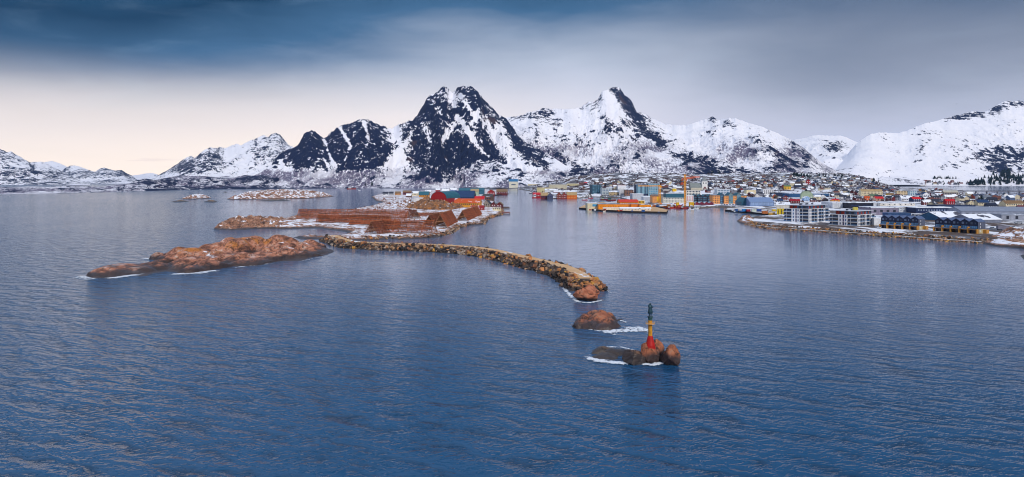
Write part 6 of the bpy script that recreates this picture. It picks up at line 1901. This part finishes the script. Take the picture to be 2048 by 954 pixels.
# ================================================================ SHORE OF THE POINT
items = []
rr = random.Random(25)
eg = TOWN_UV[0:12]
for (a, b) in zip(eg[:-1], eg[1:]):
    A = px(*a); Bq = px(*b); L = (Bq - A).length
    nst = int(L * 3.6)
    dn = Vector((-(Bq - A).y, (Bq - A).x, 0)).normalized()
    for _ in range(nst):
        o_ = rr.uniform(-.4, 5.8)
        p = A.lerp(Bq, rr.random()) + dn * o_
        sz = rr.uniform(0.9, 2.0)
        items.append((0, p.x, p.y, max(-.2, min(2.8, -0.5 + o_ * .62)), sz, rr.choices(range(8), [1.4, 2, 2.2, 1.6, 1.6, .8, .8, 1.2])[0], rr.randint(0, 5), (rr.uniform(-.6, .6), rr.uniform(-.6, .6), rr.uniform(0, 6.28))))
o = joined_stones(items, 'shore_riprap', None, Vector((0, 0, 0)))
o['label'] = 'brown rubble sea wall below the apartment blocks and the dark rows'
items = []
for (a, b) in [((1450, 422.4), (1500, 427)), ((1500, 427), (1551, 432.4))]:
    pass
tag(islet('headland_rock', [(1474, 442.5), (1480, 446.5), (1495, 450.5), (1512, 450.5), (1516, 445), (1505, 438), (1488, 437)], 3.2, 4, ROCK_SNOW, 61, 0.6, 1.2, [(1490, 444, 7, 4.2)], .8, .4, 1.0), 'brown rock hump at the tip of the apartment point', 'rock')
tag(islet('headland_rock', [(1960, 487), (1990, 492), (2048, 497.5), (2160, 506), (2200, 490), (2120, 476), (2040, 470), (1990, 474), (1962, 481)], 4.0, 5, ROCK_SNOW, 63, 0.7, 1.6, [(2010, 478, 9, 2.6), (2080, 485, 12, 2.5)], .8, .5, 2.0), 'snow patched dark rocks along the shore at the right edge', 'rock')
tag(islet('headland_rock', [(2040, 511), (2048, 521), (2075, 523), (2085, 512), (2060, 506)], 1.6, 2, ROCK_DARK, 65, 0.3, 0.8), 'dark rock just poking in at the right edge of the harbour', 'rock')
# strip of walkway, snow covered, above the sea wall
wk = []
for u, v in [(1500, 448.5), (1560, 455.5), (1630, 459.5), (1700, 464.5), (1780, 470), (1850, 475), (1920, 480), (1962, 482.5)]:
    a = px(u, v, 3.1)
    wk.append([(a.x - .2, a.y - 1.6, 2.95), (a.x, a.y + .1, 3.02), (a.x + .2, a.y + 1.8, 2.95)])
P_w = np.array(wk); tt = np.linspace(0, len(wk) - 1, 80)
P_w = np.stack([np.stack([np.interp(tt, range(len(wk)), P_w[:, j, c]) for c in range(3)], -1) for j in range(3)], 1)
tag(new_obj('shore_path', grid_mesh('shore_path', P_w, snow_over((150, 130, 116), 0.95, scale=.05))), 'snow covered path along the top of the sea wall', kind='structure')


# ================================================================ VEHICLES AND BOATS
def car_parts():
    b = MB()
    b.prism([(-2.1, -.85), (2.1, -.85), (2.1, .85), (-2.1, .85)], .35, .95)
    c = MB(); lo_ = [(-1.5, -.78), (1.1, -.78), (1.1, .78), (-1.5, .78)]; hi_ = [(-1.15, -.65), (.55, -.65), (.55, .65), (-1.15, .65)]
    c.v = [(x, y, .96) for x, y in lo_] + [(x, y, 1.48) for x, y in hi_]
    c.f = [(0, 1, 5, 4), (1, 2, 6, 5), (2, 3, 7, 6), (3, 0, 4, 7), (4, 5, 6, 7)]; c.m = [0] * 5
    w = MB(); w.lathe([(.33, -.1), (.33, .1)], 10)
    w.v = [(x, z, y) for x, y, z in w.v]
    return b, c, w
cb, cc, cw_ = car_parts()
CARC = [('black', (30, 32, 40)), ('white', (220, 222, 226)), ('silver', (150, 154, 162)), ('dark red', (120, 24, 30)), ('dark blue', (34, 50, 90))]
cbm = {n_: cb.mesh('parked_car', paint(c_, .3)) for n_, c_ in CARC}
ccm = cc.mesh('cabin', GLASS_D); cwm = cw_.mesh('wheel', DARK)
def car(u, v, cn, rz, label):
    p = ground_at(u, v)
    if p is None: return
    o = new_obj('parked_car', cbm[cn], None, p, (0, 0, rz)); tag(o, label, 'car', 'parked cars')
    new_obj('cabin', ccm, o)
    for x in (-1.35, 1.35):
        for y in (-.8, .8): new_obj('wheel', cwm, o, (x, y, .33))
for i, (u, v, cn) in enumerate([(1826, 431.0, 'black'), (1830, 431.5, 'silver'), (1834, 432.0, 'dark blue'), (1838, 432.4, 'white'), (1842, 432.8, 'black'), (1846, 433.2, 'dark red')]):
    car(u, v, cn, 1.2, f'{cn} car, {["first", "second", "third", "fourth", "fifth", "sixth"][i]} from the left of the line parked by the white panelled end')
for i, (u, v, cn) in enumerate([(1444, 409.6, 'white'), (1449, 409.8, 'black'), (1454, 410.0, 'dark red'), (1460, 410.2, 'silver'), (1466, 410.5, 'dark blue'), (1472, 410.8, 'white')]):
    car(u, v, cn, 1.5, f'{cn} car, {["first", "second", "third", "fourth", "fifth", "sixth"][i]} from the left of those parked before the orange hotel')
car(1985, 458, 'silver', .2, 'silver car on the snow left of the parked truck')
car(2027, 456.5, 'white', .3, 'white car right of the parked truck')
car(1758, 457, 'white', .8, 'white car by the small garage')

p = ground_at(1996, 461) or px(1996, 461, 3)
t = thing('truck', 'grey covered truck parked on the snow right of the dark row', 'truck', p, -.12)
MB().box(0, 8.4, 0, 2.5, 0.9, 3.4).build('cargo_box', paint((120, 118, 134)), t)
MB().box(8.6, 10.4, .1, 2.4, .7, 2.7).build('cab', paint((70, 74, 90)), t)
wm_ = MB(); wm_.lathe([(.5, -.15), (.5, .15)], 12); wm_.v = [(x, z, y) for x, y, z in wm_.v]; wm_ = wm_.mesh('wheel', DARK)
for x in (1.2, 2.5, 9.4):
    for y in (.15, 2.35): new_obj('wheel', wm_, t, (x, y, .5))
p = ground_at(2031, 448) or px(2031, 448, 3)
t = thing('van', 'silver van cut by the right edge, before the grey warehouse', 'van', p, -.05)
MB().prism([(0, 0), (6.2, 0), (6.2, 2), (0, 2)], .5, [1.5, 2.5, 2.5, 1.5]).build('body', paint((170, 174, 182), .35), t)
MB().box(1.0, 5.6, -.03, .04, 1.35, 1.95).build('window', GLASS_D, t)
for x in (1.2, 5.0):
    for y in (.1, 1.9): new_obj('wheel', wm_, t, (x, y, .5))


def boat(label, u0, u1, v, hull, cab, hc=3.0, mast=6.0):
    a = px(u0, v, 0); b = px(u1, v, 0); L = (b - a).length; c = a.lerp(b, .5)
    t = thing('fishing_boat', label, 'boat', c, rt.uniform(-.2, .2)); w = L * .16; k = L * .11
    h = MB(); n = 9; rows = []
    for i in range(n):
        f = i / (n - 1); x = -L / 2 + L * f
        ww = w * (1 - max(0, (f - .55) / .45) ** 2.0) * (0.82 + .18 * min(1, f * 4)); zt = k * (1 + .8 * max(0, f - .5) ** 2 * 4 * .5)
        rows.append([(x, -ww, zt), (x, -ww * .8, -.4), (x, ww * .8, -.4), (x, ww, zt)])
    for i in range(n - 1):
        for j in range(3): h.quad([rows[i][j], rows[i + 1][j], rows[i + 1][j + 1], rows[i][j + 1]])
        h.quad([rows[i][3], rows[i + 1][3], rows[i + 1][0], rows[i][0]])
    h.quad(rows[0])
    h.build('hull', hull, t)
    MB().box(-L * .32, -L * .02, -w * .6, w * .6, k * .95, k + hc).build('wheelhouse', cab, t)
    MB().box(-L * .30, -L * .015, -w * .62, w * .62, k + hc * .55, k + hc * .85).build('window', GLASS_D, t)
    MB().bar((-L * .1, 0, k), (-L * .1, 0, k + hc + mast), .22).build('mast', LGREY, t)
    return t
BR = paint((176, 22, 30))
boat('bright red fishing boat alone off the boathouses', 1163.5, 1175, 400.5, BR, WHITE, 5, 5)
boat('red coaster moored left of the dark tan roofed boathouse', 1064, 1081, 396.2, BR, WHITE, 6, 6)
boat('dark red boat moored before the glass hotel', 1200, 1216, 400, paint((110, 24, 34)), PGREEN, 5, 5)
boat('long red and green boat right of the dark red one', 1212, 1232, 401.5, paint((120, 40, 40)), paint((70, 110, 100)), 4, 6)
boat('white boat behind the bridge end', 1058, 1068, 387, paint((60, 30, 40)), WHITE, 6, 6)
boat('white cabin cruiser nearest the inner quay', 1376, 1388, 419.5, WHITE, WHITE, 2.6, 4)
boat('second white boat right of the cabin cruiser', 1387, 1398, 417.8, WHITE, paint((200, 206, 214)), 2.4, 5)
boat('orange and red work boat under the tall crane', 1330, 1352, 416.6, paint((196, 62, 24)), OCHRE, 4, 5)
boat('red work barge left of the yellow gantry', 1352, 1377, 417.4, paint((150, 44, 40)), paint((206, 90, 60)), 3, 5)
boat('tiny red ship far out before the dark massif', 694, 712, 378.6, paint((150, 60, 50)), WHITE, 8, 8)
boat('tiny white boat far out right of the red ship', 716, 721, 381.5, WHITE, WHITE, 3, 8)
boat('small red boat at the shore left of the long red boat', 1176, 1186, 396.8, BR, WHITE, 3, 4)

for (u0, u1, vb, vt, lab) in [(1353, 1358.5, 413.5, 405, 'left yellow gantry block on the work quay'), (1379, 1388, 414, 404.5, 'right yellow gantry block under the tall crane')]:
    p = px(u0, vb, 1.7); s = p.y / F
    t = thing('gantry', lab, 'gantry', p); w = (u1 - u0) * s; h = (vb - vt) * s
    MB().box(0, w, 0, 4, h * .35, h).build('housing', paint((220, 170, 20)), t)
    lg = MB().box(-.4, .4, -.4, .4, 0, h * .35).mesh('leg', paint((180, 130, 20)))
    for x in (.5, w - .5):
        for y in (.5, 3.5): new_obj('leg', lg, t, (x, y, 0))

# crates, nets and machines heaped on the work quay and along the harbour front
rq = random.Random(91)
crs = {}; crl = {}
for cn, c_ in [('red', (176, 44, 40)), ('orange', (222, 120, 40)), ('white', (216, 216, 220)), ('brown', (120, 84, 62)), ('blue', (50, 92, 150))]:
    mb = MB().box(-1, 1, -1, 1, 0, .9); mb.box(-1.05, 1.05, -1.05, 1.05, .9, 1.0); mb.box(-1.06, 1.06, -1.06, -1.0, .3, .4)
    crs[cn] = mb.mesh('quay_crate', paint(c_))
for area, n_, us_, vs_, zz_ in [('work quay under the tall crane', 34, (1302, 1378), (408.5, 415.5), 1.7), ('container quay', 12, (1462, 1545), (419.5, 424), 2.2), ('front of the orange plant', 10, (1180, 1325), (421.5, 424), 2.2)]:
    for i in range(n_):
        u = rq.uniform(*us_); v = rq.uniform(*vs_); 
        if area.startswith('front'): v = 419.5 + (u - 1160) / 170 * 5.5 + rq.uniform(-.4, .8)
        cn = rq.choice(list(crs)); p = px(u, v, zz_); s = rq.uniform(.7, 2.0)
        o = new_obj('quay_crate', crs[cn], None, p, (0, 0, rq.uniform(0, 3)), (s, s * .8, s * rq.uniform(.7, 1.6)))
        crl.setdefault((cn, area), []).append((u, o))
for (cn, area), ls in crl.items():
    ls.sort(key=lambda a: a[0])
    for i, (_, o) in enumerate(ls):
        sh = {'w': 'work quay under the tall crane', 'c': 'container quay', 'f': 'plant quay front'}[area[0]]
        tag(o, (f'{NTH[i]} small {cn} crate from the left on the {sh}' if len(ls) > 1 else f'only small {cn} crate on the {sh}'), 'crate', 'crates on the quays')

# one gull high over the right slope
g = atd(1913, 380, H + (V0 - 208) * 380 / F)
gm_ = MB(); gm_.quad([(0, .12, 0), (0, -.12, 0), (.42, -.06, .16), (.42, .1, .16)]); gm_.quad([(0, .12, 0), (0, -.12, 0), (-.42, -.06, .16), (-.42, .1, .16)])
gm_.quad([(.42, -.06, .16), (.42, .1, .16), (.78, .0, .02)]); gm_.quad([(-.42, -.06, .16), (-.42, .1, .16), (-.78, .0, .02)])
gm_.lathe([(.02, -.3), (.09, -.1), (.09, .1), (.02, .3)], 8); n8 = 32
gm_.v = gm_.v[:-n8] + [(x, z, y) for x, y, z in gm_.v[-n8:]]
tag(gm_.build('gull', DARK, None, g), 'lone dark gull flying over the right hand slope', 'bird')

# ================================================================ HAZE
m, n = new_mat('haze')
pv = n.n('ShaderNodeVolumePrincipled')
pv.inputs['Color'].default_value = (0.42, 0.64, 1.0, 1)
pv.inputs['Density'].default_value = 1.7e-5
n.t.links.new(pv.outputs[0], n.n('ShaderNodeOutputMaterial').inputs['Volume'])
tag(MB().box(-14500, 14500, -2800, 17000, -6, 1400).build('haze', m), 'thin blue air over the bay', kind='stuff')
